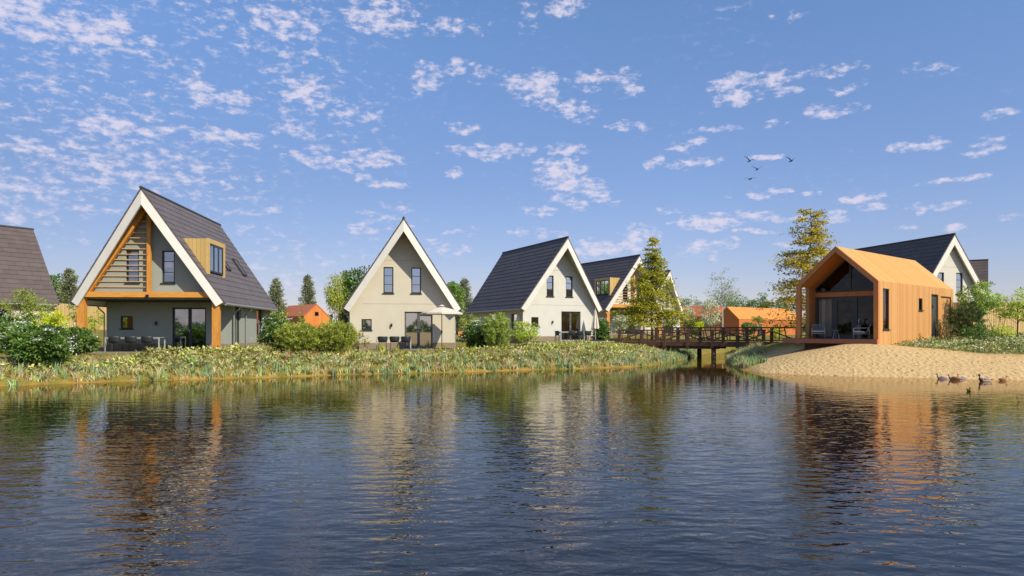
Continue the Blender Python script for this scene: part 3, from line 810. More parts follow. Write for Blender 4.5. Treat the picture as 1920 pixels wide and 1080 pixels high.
gz1, gz2, gz3, gz4, gz5, gz6, gz0 = .96, .95, 1.2, 1.66, 1.66, 1.36, 1.4
tall = ((3.2, 4.45, .05, 2.5), (7.8, 9.4, .05, 2.5))
H1 = make_house('timber_porch_house', 'grey gabled house with orange timber porch, slatted gable and larch dormer on its right slope', (-18.3, 35.36, EYE + 1.497 - EAVE), .099,
                tiles=m_tile_g, wall=m_grey, porch=True, dormer=1, side_windows=tall)
H2 = make_house('gabled_house', 'cream house seen straight on behind the open parasol, between the two large shrub groups', (-6.852, 44.27, EYE + 1.445 - EAVE), .186, tiles=m_tile_b, wall=m_cream, skylights=False, side_windows=((5, 6.2, .05, 2.3),))
H3 = make_house('gabled_house', 'cream house with a long blue slate roof slope, standing behind the closed parasol', (4.003, 55.64, EYE + 1.78 - EAVE), .438, tiles=m_tile_b, wall=m_white, skylights=False, side_windows=((1.5, 2.6, .9, 2.2), (5, 7.0, .05, 2.3)))
H4 = make_house('timber_porch_house', 'house with timber porch and wooden dormer half hidden by the yellow green tree', (12.65, 72.5, EYE + 2.2 - EAVE), .471, tiles=m_tile_b, wall=m_pale, porch=True, dormer=-1, side_windows=tall)
H5 = make_house('gabled_house', 'farthest gabled house, only its right bargeboard and wall show beside the yellow green tree', (19.6, 90, EYE + 2.15 - EAVE), .63, tiles=m_tile_b, wall=m_pale, skylights=False)
H6 = make_house('gabled_house', 'white gabled house with dark slate roof rising behind the orange cabin', (34.0, 54.0, EYE + 1.91 - EAVE), .225, prow=0.0, L=11.4, tiles=m_tile_b, wall=m_pale, skylights=False)
H7 = make_house('gabled_house', 'brown roof corner peeping out behind the white house on the right', (50.1, 74.0, EYE + 1.95 - EAVE), .976, prow=0.0, tiles=m_tile_n, wall=m_cream, skylights=False)
H0 = make_house('gabled_house', 'house with brown tiled roof cut by the left edge behind the flowering shrubs', (-41.3, 42.1, EYE + 1.95 - EAVE), -.545, tiles=m_tile_n, wall=m_cream, skylights=False, back_prow=False, side_windows=((3, 4.5, 1.0, 2.1), (7.5, 8.6, 1.0, 2.1)))


# ------------------------------------------------------------------ orange cabin
def make_cabin():
    CW, CL = 4.48, 12.0; hwc = CW / 2; th = math.atan2(-.7472, .6646)
    # origin: middle of the front face at deck level
    ox = 19.33 - .6646 * hwc; oy = 37.1 + .7472 * hwc
    DZ = EYE - .44
    c = thing('larch_cabin', 'orange larch clad cabin with open gabled porch on the sandy bank', 'cabin', (ox, oy, DZ), th)
    e = 2.65 + .44; ap = 4.68 + .44
    U, V, FN = (1, 0, 0), (0, 0, 1), (0, -1, 0)
    ft = .24
    # roof slabs, side walls
    nx, nz = (ap - e) / math.hypot(hwc, ap - e), hwc / math.hypot(hwc, ap - e)
    ia = ap - ft / nz; ie_z = ia - (hwc - ft) * (ap - e) / hwc
    def roof(side):
        m = MB(); q = [(side * hwc, e), (0, ap), (0, ia), (side * (hwc - ft), ie_z)]
        m.add([(x, 0.03, z) for x, z in q] + [(x, CL, z) for x, z in q], [(0, 4, 5, 1), (1, 5, 6, 2), (2, 6, 7, 3), (3, 7, 4, 0), (4, 7, 6, 5), (0, 1, 2, 3)])
        return m.build('roof', m_cabroof, c)
    roof(1); roof(-1)
    # front frame ring
    m = MB(); fo = [(-hwc - .004, -.3), (-hwc - .004, e), (0, ap + .004), (hwc + .004, e), (hwc + .004, -.3)]; fi = [(-hwc + ft, -.3), (-hwc + ft, ie_z), (0, ia), (hwc - ft, ie_z), (hwc - ft, -.3)]
    k = 5
    vs = [(x, 0, z) for x, z in fo] + [(x, 0, z) for x, z in fi] + [(x, .22, z) for x, z in fo] + [(x, .22, z) for x, z in fi]
    fs = [(i, i + 1, k + i + 1, k + i) for i in range(4)] + [(2 * k + i, i, i + 1, 2 * k + i + 1)[::-1] for i in range(4)] + [(k + i, k + i + 1, 3 * k + i + 1, 3 * k + i) for i in range(4)] + [(2 * k + i, 3 * k + i, 3 * k + i + 1, 2 * k + i + 1) for i in range(4)] + [(0, k, 3 * k, 2 * k), (4, 2 * k + 4, 3 * k + 4, k + 4)]
    m.add(vs, fs); m.build('front_frame', m_cabfront, c)
    w = MB()
    holes = [rect(.62, 1.48, .52, 2.72), rect(5.9, 6.5, 1.65, 2.35), rect(8.06, 9.1, .1, 2.62), rect(9.7, 11.5, .1, 2.55)]
    wall_panel(w, (hwc, 0, 0), (0, 1, 0), V, (1, 0, 0), [(.221, -1.2), (CL, -1.2), (CL, e - .002), (.221, e - .002)], holes, .2)
    wall_panel(w, (-hwc, 0, 0), (0, 1, 0), V, (-1, 0, 0), [(1.15, -1.2), (CL, -1.2), (CL, e - .002), (1.15, e - .002)], [], .2)
    w.prism([(-hwc + .2, CL - .2, -1), (hwc - .2, CL - .2, -1), (hwc - .2, CL - .2, ie_z), (0, CL - .2, ia), (-hwc + .2, CL - .2, ie_z)], (0, .19, 0))
    w.build('wall', m_cabside, c)
    ins = MB(); ins.box(hwc - .205, hwc - .201, .23, 1.97, 0, e - .05); ins.box(-hwc + .201, -hwc + .205, 1.2, 1.97, 0, e - .05)
    ins.box(-hwc + ft - .02, hwc - ft + .02, 1.9, 2.05, 2.42, 2.68)
    ins.build('porch_lining', m_cabfront, c)
    cl = MB()
    for s in (-1, 1):
        cl.add([(s * (hwc - ft), .23, ie_z - .003), (0, .23, ia - .003), (0, 1.99, ia - .003), (s * (hwc - ft), 1.99, ie_z - .003)], [(0, 1, 2, 3)])
    cl.build('porch_ceiling', plank_mat('orange_ceiling_boards', lin(214, 130, 62), lin(236, 156, 82), 1, .14, gap=.05), c)
    # gable glazing
    T = 1.97
    g = MB(); a = hwc - ft - .03; zb = 2.69
    tri = [(-a, zb), (a, zb), (0, ia - .02)]
    # outline bars
    k_ = (ia - ie_z) / (hwc - ft)
    gz = lambda x: ia - .03 - abs(x) * k_
    xm = hwc - ft; ze = ia - .05 - xm * k_
    for s in (-1, 1): g.bar((s * xm, T, ze), (0, T, ia - .07), .10, .09, up=(0, 0, 1))
    g.box(-xm, xm, T - .05, T + .05, zb, zb + .08); g.box(-.05, .05, T - .05, T + .05, zb + .08, ia - .16)
    gg = g.build('gable_window', m_teal, c)
    g = MB(); g.add([(-xm, T, zb), (xm, T, zb), (xm, T, ze), (0, T, ia - .03), (-xm, T, ze)], [(0, 1, 2, 3, 4)]); g.build('pane', m_glassd, gg)
    # glazed front: fixed pane with curtain, door, fixed pane, narrow pane
    xs_ = [-hwc + ft, -.95, .28, 1.52, hwc - ft]
    spec = [('front_window', .12), ('glass_door', .22), ('front_window', .1), ('front_window', .14)]
    for i, (nm, fw) in enumerate(spec):
        window(c, (0, T - .04, 0), U, FN, xs_[i], xs_[i + 1], 0.0, 2.42, fr=fw, recess=0, depth=.08, frame=m_teal, glass=m_glassc if i == 0 else m_glassd, sill=False, name=nm,
               curtain=[(xs_[0] + .12, xs_[1] - .05, m_curtl)] if i == 0 else None, handle=False)
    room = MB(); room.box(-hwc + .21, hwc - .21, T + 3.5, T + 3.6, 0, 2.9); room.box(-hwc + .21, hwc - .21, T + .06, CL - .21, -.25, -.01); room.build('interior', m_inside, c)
    # side openings
    window(c, (hwc, 0, 0), (0, 1, 0), (1, 0, 0), .62, 1.48, .52, 2.72, fr=.05, recess=.05, sill=True, glass=m_glassd)
    window(c, (hwc, 0, 0), (0, 1, 0), (1, 0, 0), 5.9, 6.5, 1.65, 2.35, fr=.05, recess=.05, glass=m_glassd)
    d = MB(); d.box(hwc - .16, hwc - .09, 8.06, 9.1, .1, 2.62); dr = d.build('side_door', m_teal, c)
    d = MB(); d.tube([(hwc - .088, 8.4, 1.9), (hwc - .06, 8.4, 1.9)], .13, 14); d.build('door_window', m_black, dr)
    d = MB(); d.box(hwc - .04, hwc + .01, 8.01, 8.06, .1, 2.67); d.box(hwc - .04, hwc + .01, 9.1, 9.15, .1, 2.67); d.box(hwc - .04, hwc + .01, 8.06, 9.1, 2.62, 2.67); d.build('door_frame', m_frame, dr)
    d = MB(); d.box(hwc - .12, hwc - .06, 9.7, 11.5, -.3, 2.55); st = d.build('storage_door', m_cabside, c)
    d = MB(); d.box(hwc - .03, hwc + .008, 9.65, 11.55, 2.55, 2.6); d.box(hwc - .03, hwc + .008, 11.5, 11.55, -.3, 2.55); d.build('door_frame', m_frame, st)
    # deck
    d = MB(); d.box(-hwc - .75, hwc - .002, -.14, T - .06, -.25, -.004); d.build('deck', m_deck, c)
    d = MB(); d.box(-hwc + .2, hwc - .3, .6, T - .2, -.9, -.26); d.build('deck_support', m_bridge, c)
    return c, th, (ox, oy, DZ)


cabin, CTH, CO = make_cabin()
CM = Matrix.Translation(CO) @ Matrix.Rotation(CTH, 4, 'Z')


# background cabins
def small_cabin(label, px, Y, zbase, theta, L=12, roofm=None, wallm=None, sidem=None, Wd=4.6, eave=3.0, ap=5.05, win=True, group='orange cabins behind the houses'):
    x = (px - 960) / F * Y
    c = thing('small_cabin', label, 'cabin', (x, Y, zbase), theta, group)
    h = Wd / 2
    m = MB()
    for s in (-1, 1):
        q = [(s * h, eave), (0, ap), (0, ap - .2), (s * (h - .1), eave - .16)]
        fs = [(0, 4, 5, 1), (1, 5, 6, 2), (2, 6, 7, 3), (3, 7, 4, 0), (4, 7, 6, 5), (0, 1, 2, 3)]
        m.add([(a, -.02, z) for a, z in q] + [(a, L, z) for a, z in q], fs)
    m.build('roof', roofm or m_bgroof, c)
    m = MB(); hole = [rect(-.35, .35, 3.0, 3.7)] if win else []
    wall_panel(m, (0, .03, 0), (1, 0, 0), (0, 0, 1), (0, -1, 0), [(-h + .02, -1.5), (h - .02, -1.5), (h - .02, eave - .1), (0, ap - .2), (-h + .02, eave - .1)], hole, .2)
    m.build('gable_wall', wallm or m_bgwall, c)
    m = MB(); m.box(-h + .01, -h + .2, .05, L - .02, -1.5, eave - .12); m.box(h - .2, h - .01, .05, L - .02, -1.5, eave - .12); m.box(-h + .21, h - .21, L - .3, L - .05, -1.5, eave)
    for k in range(int(L // 3.2)):
        t = 1.2 + k * 3.2
    m.build('side_wall', sidem or m_bgside, c)
    if win: window(c, (0, .03, 0), (1, 0, 0), (0, -1, 0), -.35, .35, 3.0, 3.7, fr=.1, recess=.02, glass=m_glassd, sill=False)
    for k, t in enumerate((1.5, 5.5)):
        for s in (-1, 1):
            q = MB(); q.box(min(s * (h + .0), s * (h + .03)), max(s * h, s * (h + .03)), t, t + 1.0, -.2, 2.2); q.build('side_door', m_frame, c)
    return c


small_cabin('orange cabin with small square gable window, behind the pine shrubs between two houses', 594, 118, EYE - .5, R(40))
small_cabin('dull roofed cabin, grazing light in its roof colour, behind the cream blossoming shrub and birch', 1354, 128, EYE - .35, R(50), L=14, win=False)
small_cabin('bright orange roofed cabin beyond the bridge, right of the birch', 1363, 116, EYE - 1.05, R(-52), L=19, roofm=m_bgroof2, wallm=m_bgside, sidem=m_bgside, win=False)
small_cabin('orange cabin glimpsed in the gap between the two cream houses', 872, 100, EYE - 2.0, R(60), L=10, win=False)
small_cabin('rust boarded cabin seen through the timber porch of the grey house', 196, 92, EYE - .5, R(55), L=10, win=False, eave=2.6, ap=3.6)


# ------------------------------------------------------------------ bridge
def make_bridge():
    A = Vector((8.5, 55.5, 0)); B = Vector((17.9, 50.0, 0)); D = (B - A); Lb = D.length; ang = math.atan2(D.y, D.x)
    b = thing('footbridge', 'dark brown wooden footbridge with crooked stick railings over the pond inlet', 'bridge', (A.x, A.y, 1.26), ang)
    Wb = 2.6
    d = MB(); nb = 70
    for i in range(nb):
        x0 = -1.2 + (Lb + 3.2) * i / nb; d.box(x0, x0 + (Lb + 3.2) / nb - .015, .0, Wb, -.05, 0 + .004 * (i % 3))
    d.build('deck', m_bdeck, b)
    for y in (-.06, Wb):
        d = MB(); d.box(.8, Lb + .6, y, y + .06, -.30, .03); d.build('edge_beam', m_bridge, b)
    d = MB()
    for y in (.5, 1.3, 2.1): d.box(2.0, Lb - .6, y - .08, y + .08, -.34, -.06)
    d.build('joists', m_bridge, b)
    for (x, y) in ((3.8, .2), (7.31, .2), (5.7, Wb - .4), (2.3, Wb - .4)):
        p = MB(); p.tube([(x, y, -2.6), (x, y, -.34)], [.19, .17], 10); p.build('pile', m_bridge, b, True)
    for y in (.3, Wb - .3):
        p = MB(); p.box(1.9, 7.7, y - .1, y + .1, -.50, -.342); p.build('cross_beam', m_bridge, b)
    rr = random.Random(5)
    def rail(y, x0, x1, n, hgt, nm):
        r = MB(); r.box(x0 - .15, x1 + .15, y - .07, y + .07, hgt - .11, hgt); r.box(x0, x1, y - .04, y + .04, .09, .17)
        ro = r.build('railing', m_bridge, b)
        xs2 = [x0 + (x1 - x0) * i / n for i in range(n + 1)]
        for x in xs2:
            q = MB(); q.box(x - .11, x + .11, y - .09, y + .09, -.42, hgt - .111); q.build('post', m_bridge, ro)
        q = MB()
        for i in range(n):
            a, c = xs2[i] + .05, xs2[i + 1] - .05
            lo, hi = .16, hgt * .72
            w_ = .085
            if i % 2 == 0: q.bar((a, y, lo), (c, y, hi), w_, w_)
            else: q.bar((a, y, hi), (c, y, lo), w_, w_)
            if rr.random() < .6:
                q.bar((a, y + .02, lo + rr.uniform(.1, .45)), (c, y + .02, lo + rr.uniform(.05, .4)), w_ * .8, w_ * .8)
            for k in range(2):
                xx = a + (c - a) * (.3 + .38 * k) + rr.uniform(-.1, .1)
                q.bar((xx, y, .15), (xx + rr.uniform(-.22, .22), y, hgt - .11), w_ * .8, w_ * .8)
        q.build('stick_infill', m_bridge, ro)
    rail(-.02, 0, Lb, 6, .95, 'n')
    rail(Wb + .02, 2.1, Lb + 5.4, 8, 1.14, 'f')
    return b


make_bridge()


# ------------------------------------------------------------------ fences
def fence(label, p0, p1, z, h, material, n_posts, group='wooden paling fences'):
    p0 = Vector(p0); p1 = Vector(p1); d = p1 - p0; L_ = d.length
    f = thing('paling_fence', label, 'fence', (p0.x, p0.y, z), math.atan2(d.y, d.x), group)
    m = MB(); k = int(L_ / .16); r = random.Random(int(L_ * 10))
    for i in range(k): m.box(i * .16 + .008, i * .16 + .152, -.012, .012, -.6, h + r.uniform(-.02, .02))
    m.build('palings', material, f)
    m = MB(); m.box(0, L_, .013, .06, .3, .4); m.box(0, L_, .013, .06, h - .4, h - .3); m.build('rail', material, f)
    for i in range(n_posts):
        x = L_ * i / (n_posts - 1); m = MB(); m.box(x - .05, x + .05, .061, .16, -.6, h - .05); m.build('post', material, f)
    return f


fence('pale wooden fence between the brown roofed house and the timber porch house', (-45, 66, 0), (-26, 72.5, 0), 2.2, 2.5, m_fence, 9)
fence('sunlit pale wooden fence behind the shrubs at the right edge', (31.0, 47.3, 0), (44.5, 51, 0), 2.0, 2.1, m_fence, 7)
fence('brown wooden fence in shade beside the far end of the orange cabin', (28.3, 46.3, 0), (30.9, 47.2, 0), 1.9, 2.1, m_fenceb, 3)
fence('long pale fence at the foot of the far cabins beyond the bridge', (20, 100, 0), (32, 108, 0), 1.45, 1.3, m_fenceb, 6)


# ------------------------------------------------------------------ furniture
def patio(label, loc, th, x0, x1, y0, y1):
    p = thing('patio', label, 'paving', loc, th); m = MB(); n = int((x1 - x0) / .6); k = int((y1 - y0) / .6)
    for i in range(n):
        for j in range(k): m.box(x0 + i * .6 + .006, x0 + i * .6 + .594, y0 + j * .6 + .006, y0 + j * .6 + .594, -.08, .0)
    m.build('slabs', m_paver, p); return p


def house_pt(h, s, t, z=0.0):
    c, sn_ = math.cos(h.rotation_euler.z), math.sin(h.rotation_euler.z)
    return (h.location.x + s * c - t * sn_, h.location.y + s * sn_ + t * c, h.location.z + z)


PZ = .03
for (h, lab, a) in ((H1, 'paved porch floor of the grey timber porch house', (-3.4, 3.2, .4, 2.8)), (H2, 'grey paved terrace in front of the cream house with the open parasol', (-2.7, 3.6, -2.4, .3)),
                    (H3, 'grey paved terrace in front of the cream house with the closed parasol', (-2.7, 3.6, -2.4, .3)), (H4, 'paved porch floor of the half hidden timber porch house', (-3.4, 3.2, .4, 2.8))):
    p = patio(lab, (h.location.x, h.location.y, h.location.z + PZ), h.rotation_euler.z, *a)
    p['group'] = 'paved terraces'


def make_chair(label, group, shell=None):
    c = thing('garden_chair', label, 'chair', group=group)
    m = MB(); m.box(-.24, .24, -.24, .22, .43, .47); m.build('seat', shell or m_charc, c)
    m = MB(); n = 8
    rows = []
    for (z, y, w, e) in ((.46, .22, .25, .02), (.60, .25, .29, .06), (.72, .28, .30, .07), (.80, .30, .27, .05)):
        rows.append([(w * (2 * i / n - 1), y - e * 2.2 * (2 * i / n - 1) ** 2, z) for i in range(n + 1)])
    vs = [p for r in rows for p in r] + [(p[0], p[1] + .025, p[2]) for r in rows for p in r]; k = n + 1; o = 4 * k
    fs = []
    for j in range(3):
        for i in range(n):
            a = j * k + i; fs += [(a, a + 1, a + k + 1, a + k), (o + a, o + a + k, o + a + k + 1, o + a + 1)]
    for i in range(n): fs += [(i, o + i, o + i + 1, i + 1), (3 * k + i, 3 * k + i + 1, o + 3 * k + i + 1, o + 3 * k + i)]
    for j in range(3): fs += [(j * k, (j + 1) * k, o + (j + 1) * k, o + j * k), (j * k + n, o + j * k + n, o + (j + 1) * k + n, (j + 1) * k + n)]
    m.add(vs, fs); m.build('backrest', shell or m_charc, c, True)
    for s in (-1, 1):
        m = MB(); m.tube([(s * .25, -.2, .62), (s * .27, .2, .64)], .016, 6); m.tube([(s * .25, -.2, .62), (s * .24, -.2, .45)], .014, 6); m.build('armrest', m_charc, c)
        for y in (-.2, .2):
            m = MB(); m.tube([(s * .21, y, .43), (s * .25, y * 1.15, 0)], .015, 6); m.build('leg', m_black, c)
    return c


def make_table(label, length, top_m, group='garden dining tables'):
    t = thing('garden_table', label, 'table', group=group)
    m = MB(); m.box(-length / 2, length / 2, -.42, .42, .715, .745); m.build('tabletop', top_m, t)
    for sx in (-1, 1):
        for sy in (-1, 1):
            m = MB(); m.box(sx * (length / 2 - .03) - .03, sx * (length / 2 - .03) + .03, sy * .38 - .03, sy * .38 + .03, 0, .714); m.build('leg', m_silver, t)
    m = MB(); m.box(-length / 2 + .06, length / 2 - .06, -.40, -.37, .66, .713); m.box(-length / 2 + .06, length / 2 - .06, .37, .40, .66, .713); m.build('apron', top_m, t)
    return t


def put(o, h, s, t, rz, dz=PZ):
    o.location = house_pt(h, s, t, dz); o.rotation_euler = (0, 0, h.rotation_euler.z + rz)


PI = math.pi
chair0 = make_chair('x', None)
first = [True]


def chair_at(h, s, t, rz, label, group):
    o = chair0 if first[0] else copy_tree(chair0)
    first[0] = False
    put(o, h, s, t, rz); tag(o, label, group=group)
    return o


# backrest is at +y: rz = PI turns the back towards the pond
g2 = 'charcoal chairs at the table of the straight on cream house'
t = make_table('white legged dining table behind three charcoal chairs, left of the open parasol', 2.1, m_silver); put(t, H2, -.62, -1.15, 0)
for i, (s, nm) in enumerate(((-1.28, 'charcoal chair at the left end of the row under the small window, open parasol house'), (-.58, 'middle charcoal chair with its back to the pond, open parasol house'), (.1, 'charcoal chair nearest the patio door of the open parasol house'))):
    chair_at(H2, s, -1.8, PI, nm, g2)
g3 = 'charcoal chairs at the table of the closed parasol house'
t = make_table('dining table surrounded by four charcoal chairs beside the closed parasol', 2.6, m_silver); put(t, H3, .25, -1.15, 0)
chair_at(H3, -1.05, -1.3, PI / 2 + .1, 'black chair turned sideways at the left end of the table, closed parasol house', g3)
for s, nm in ((-.28, 'second charcoal chair from the left at the closed parasol house'), (.42, 'third charcoal chair from the left at the closed parasol house'), (1.12, 'charcoal chair in front of the patio door of the closed parasol house')):
    chair_at(H3, s, -1.85, PI, nm, g3)
g1 = 'grey chairs at the porch table of the timber porch house'
t = make_table('long white edged table inside the timber porch of the grey house', 2.7, m_silver); put(t, H1, -1.25, 1.55, 0)
for s, nm in ((-2.0, 'grey chair furthest left at the porch table of the grey house'), (-1.2, 'middle grey chair at the porch table of the grey house'), (-.4, 'right hand grey chair at the porch table of the grey house')):
    chair_at(H1, s, 1.0, PI, nm, g1)


def open_parasol():
    p = thing('parasol', 'open cream parasol on a dark pole before the patio door', 'parasol', group='parasols')
    m = MB(); n = 8; r1 = 1.3; z0, z1 = 2.28, 2.68
    rim = [(r1 * math.cos(2 * PI * (i + .5) / n), r1 * math.sin(2 * PI * (i + .5) / n), z0) for i in range(n)]
    mid = [(x * .5, y * .5, (z0 + z1) / 2 + .04) for x, y, z in rim]; low = [(x, y, z - .10) for x, y, z in rim]
    vs = rim + mid + low + [(0, 0, z1)]
    fs = [(i, (i + 1) % n, n + (i + 1) % n, n + i) for i in range(n)] + [(n + i, n + (i + 1) % n, 3 * n) for i in range(n)] + [(2 * n + i, 2 * n + (i + 1) % n, (i + 1) % n, i) for i in range(n)]
    m.add(vs, fs); cn = m.build('canopy', m_canvas, p)
    m = MB(); m.tube([(0, 0, z1 + .02), (0, 0, z1 + .12)], [.22, .02], 8); m.build('vent_cap', m_canvas, cn)
    for i in range(n):
        m = MB(); x, y, z = rim[i]; m.tube([(0, 0, z1 - .06), (x * .97, y * .97, z - .03)], .012, 5); m.build('rib', m_black, p)
    m = MB(); m.tube([(0, 0, .05), (0, 0, z1)], .028, 8); m.tube([(0, 0, 1.0), (0, 0, 1.18)], .05, 8); m.build('pole', m_black, p)
    m = MB(); m.box(-.38, .38, -.38, .38, 0, .07); m.build('base', m_black, p)
    return p


def closed_parasol():
    p = thing('parasol', 'closed beige parasol hanging in folds beside the patio door', 'parasol', group='parasols')
    m = MB(); n = 24; prof = [(2.5, .02), (2.35, .07), (1.9, .15), (1.4, .22), (.98, .27)]
    vs = []
    for z, r in prof:
        for i in range(n):
            a = 2 * PI * i / n; rr = r * (1 + .22 * math.cos(8 * a)); vs.append((rr * math.cos(a), rr * math.sin(a), z + (.05 * math.cos(8 * a) if r > .2 else 0)))
    m.add(vs, [(j * n + i, j * n + (i + 1) % n, (j + 1) * n + (i + 1) % n, (j + 1) * n + i) for j in range(4) for i in range(n)])
    m.build('canopy', m_canvas, p, False)
    m = MB(); m.tube([(0, 0, .05), (0, 0, 2.62)], .025, 8); m.build('pole', m_silver, p)
    m = MB(); m.box(-.35, .35, -.35, .35, 0, .07); m.build('base', m_black, p)
    return p


pp = open_parasol(); put(pp, H2, 2.3, -1.5, .3); pp.scale = (.98, .98, .98)
pp = closed_parasol(); put(pp, H3, 2.6, -.7, 0)


def lounge_chair(label):
    c = thing('lounge_chair', label, 'chair', group='pale metal lounge chairs on the cabin deck')
    r = .018
    m = MB()
    for s in (-1, 1):
        x = s * .34
        m.tube([(x, -.34, 0), (x, -.34, .56), (x, -.28, .60), (x, .38, .60), (x, .42, .56), (x, .42, 0)], r, 6)
        m.tube([(x, -.34, .28), (x, .42, .28)], r, 6)
    m.tube([(-.34, -.34, .30), (.34, -.34, .30)], r, 6); m.tube([(-.34, .42, .28), (.34, .42, .28)], r, 6)
    m.build('frame', m_silver, c, True)
    m = MB()
    for i in range(12):
        x = -.30 + i * .6 / 11; m.tube([(x, -.32, .36), (x, .22, .32), (x, .33, .42), (x, .50, .80)], .011, 5)
    m.tube([(-.32, .50, .80), (.32, .50, .80)], .016, 6); m.build('slatted_seat', m_silver, c, True)
    m = MB(); n = 10
    m.obox((0, -.06, .40), (1, 0, 0), (0, 1, -.08), (0, .08, 1), .6, .5, .07); m.build('cushion', m_cush, c)
    return c


def on_deck(o, s, t, rz):
    v = CM @ Vector((s, t, 0)); o.location = v; o.rotation_euler = (0, 0, CTH + rz)


lc = lounge_chair('pale metal lounge chair with striped cushion on the left of the cabin deck'); on_deck(lc, -1.35, .85, .45)
l2 = copy_tree(lc); l2['label'] = 'pale metal lounge chair on the right of the cabin deck, turned sideways'; on_deck(l2, 1.05, .7, -1.15)
st = thing('side_table', 'small round side table between the two lounge chairs on the cabin deck', 'table'); m = MB(); m.tube([(0, 0, .46), (0, 0, .49)], .26, 20); m.build('tabletop', m_deck, st)
for i in range(3):
    a = i * 2 * PI / 3; m = MB(); m.tube([(.08 * math.cos(a), .08 * math.sin(a), .46), (.2 * math.cos(a), .2 * math.sin(a), 0)], .013, 6); m.build('leg', m_silver, st)
on_deck(st, -.3, .75, 0)
lp = thing('outdoor_tap', 'slim pale standpipe with bent spout by the cabin glass front', 'tap'); m = MB(); m.box(-.08, .08, -.08, .08, 0, .78); m.build('column', mat('grey_column', (.3, .32, .3), .6), lp)
m = MB(); m.tube([(0, 0, .78), (0, 0, 1.06), (.02, 0, 1.1), (.2, 0, 1.1)], .03, 8); m.build('spout', m_silver, lp, True)
m = MB(); m.tube([(-.06, 0, 1.02), (0, 0, 1.02)], .025, 8); m.build('handle', m_silver, lp)
on_deck(lp, .62, 1.55, .6)

# ------------------------------------------------------------------ birds
def gull(label, px, py, Y, span, lw, rw, yaw):
    """lw/rw: (mid height, tip height) of the wings relative to the body"""
    x = (px - 960) / F * Y; z = EYE + (620.5 - py) / F * Y
    b = thing('flying_bird', label, 'bird', (x, Y, z), yaw, 'birds flying over the footbridge')
    m = MB(); m.tube([(0, -.30, .02), (0, -.22, .03), (0, -.1, .0), (0, .1, -.02), (0, .26, 0), (0, .40, .0)], [.01, .035, .06, .055, .03, .035], 8, sq=[1, 1, 1, 1, 1.2, 1.8]); m.build('body', m_black, b, True)
    for s, (zm, zt_) in ((-1, lw), (1, rw)):
        m = MB(); h = span / 2; st_ = [(0.02, 0, .11), (.25, zm * .6, .10), (.5, zm, .085), (.75, zm + (zt_ - zm) * .55, .06), (1.0, zt_, .02)]
        vs = []
        for f_, z_, ch in st_:
            sweep = .12 * max(0, f_ - .4)
            for (yy, dz) in ((-ch, 0), (ch * .9, 0), (0, .018)): vs.append((s * f_ * h, yy + sweep * 2, z_ + dz + .02))
        fs = []
        for i in range(4):
            a = i * 3
            for (p_, q_) in ((0, 1), (1, 2), (2, 0)): fs.append((a + p_, a + q_, a + 3 + q_, a + 3 + p_))
        m.add(vs, fs); m.build('wing', m_black, b)
    return b


gull('dark bird with high left wing, top left of the flying group', 1405.5, 302, 72, 1.15, (.33, .50), (.16, .13), .15)
gull('dark bird flying alone at the right of the group', 1483.5, 302, 72, 1.10, (.28, .46), (.22, .36), .2)
gull('dark bird with both wings raised in a shallow V, middle of the group', 1420, 317.5, 70, 1.12, (.16, .32), (.16, .30), .05)
gull('dark bird gliding flat winged, lowest of the group', 1407.5, 335.5, 68, 1.25, (.02, -.03), (.09, .12), .1)

# ------------------------------------------------------------------ ducks
m_green = mat('drake_head_green', (.01, .16, .06), .3, .2, 20)
m_chest = mat('chestnut_breast', (.17, .06, .035), .6, .2, 20)
m_dgrey = mat('pale_grey_feathers', (.66, .54, .44), .7, .15, 30)
m_dbrown = mat('mottled_brown_feathers', (.52, .27, .12), .8, .5, 22)
m_dlight = mat('buff_feathers', (.6, .43, .3), .8, .4, 25)
m_bill = mat('yellow_bill', (.55, .42, .05), .4, .1)
m_billo = mat('orange_brown_bill', (.4, .18, .05), .4, .1)
m_dblack = mat('black_tail_feathers', (.02, .02, .02), .6, .2)
m_wring = mat('white_ring', (.75, .73, .7), .6)


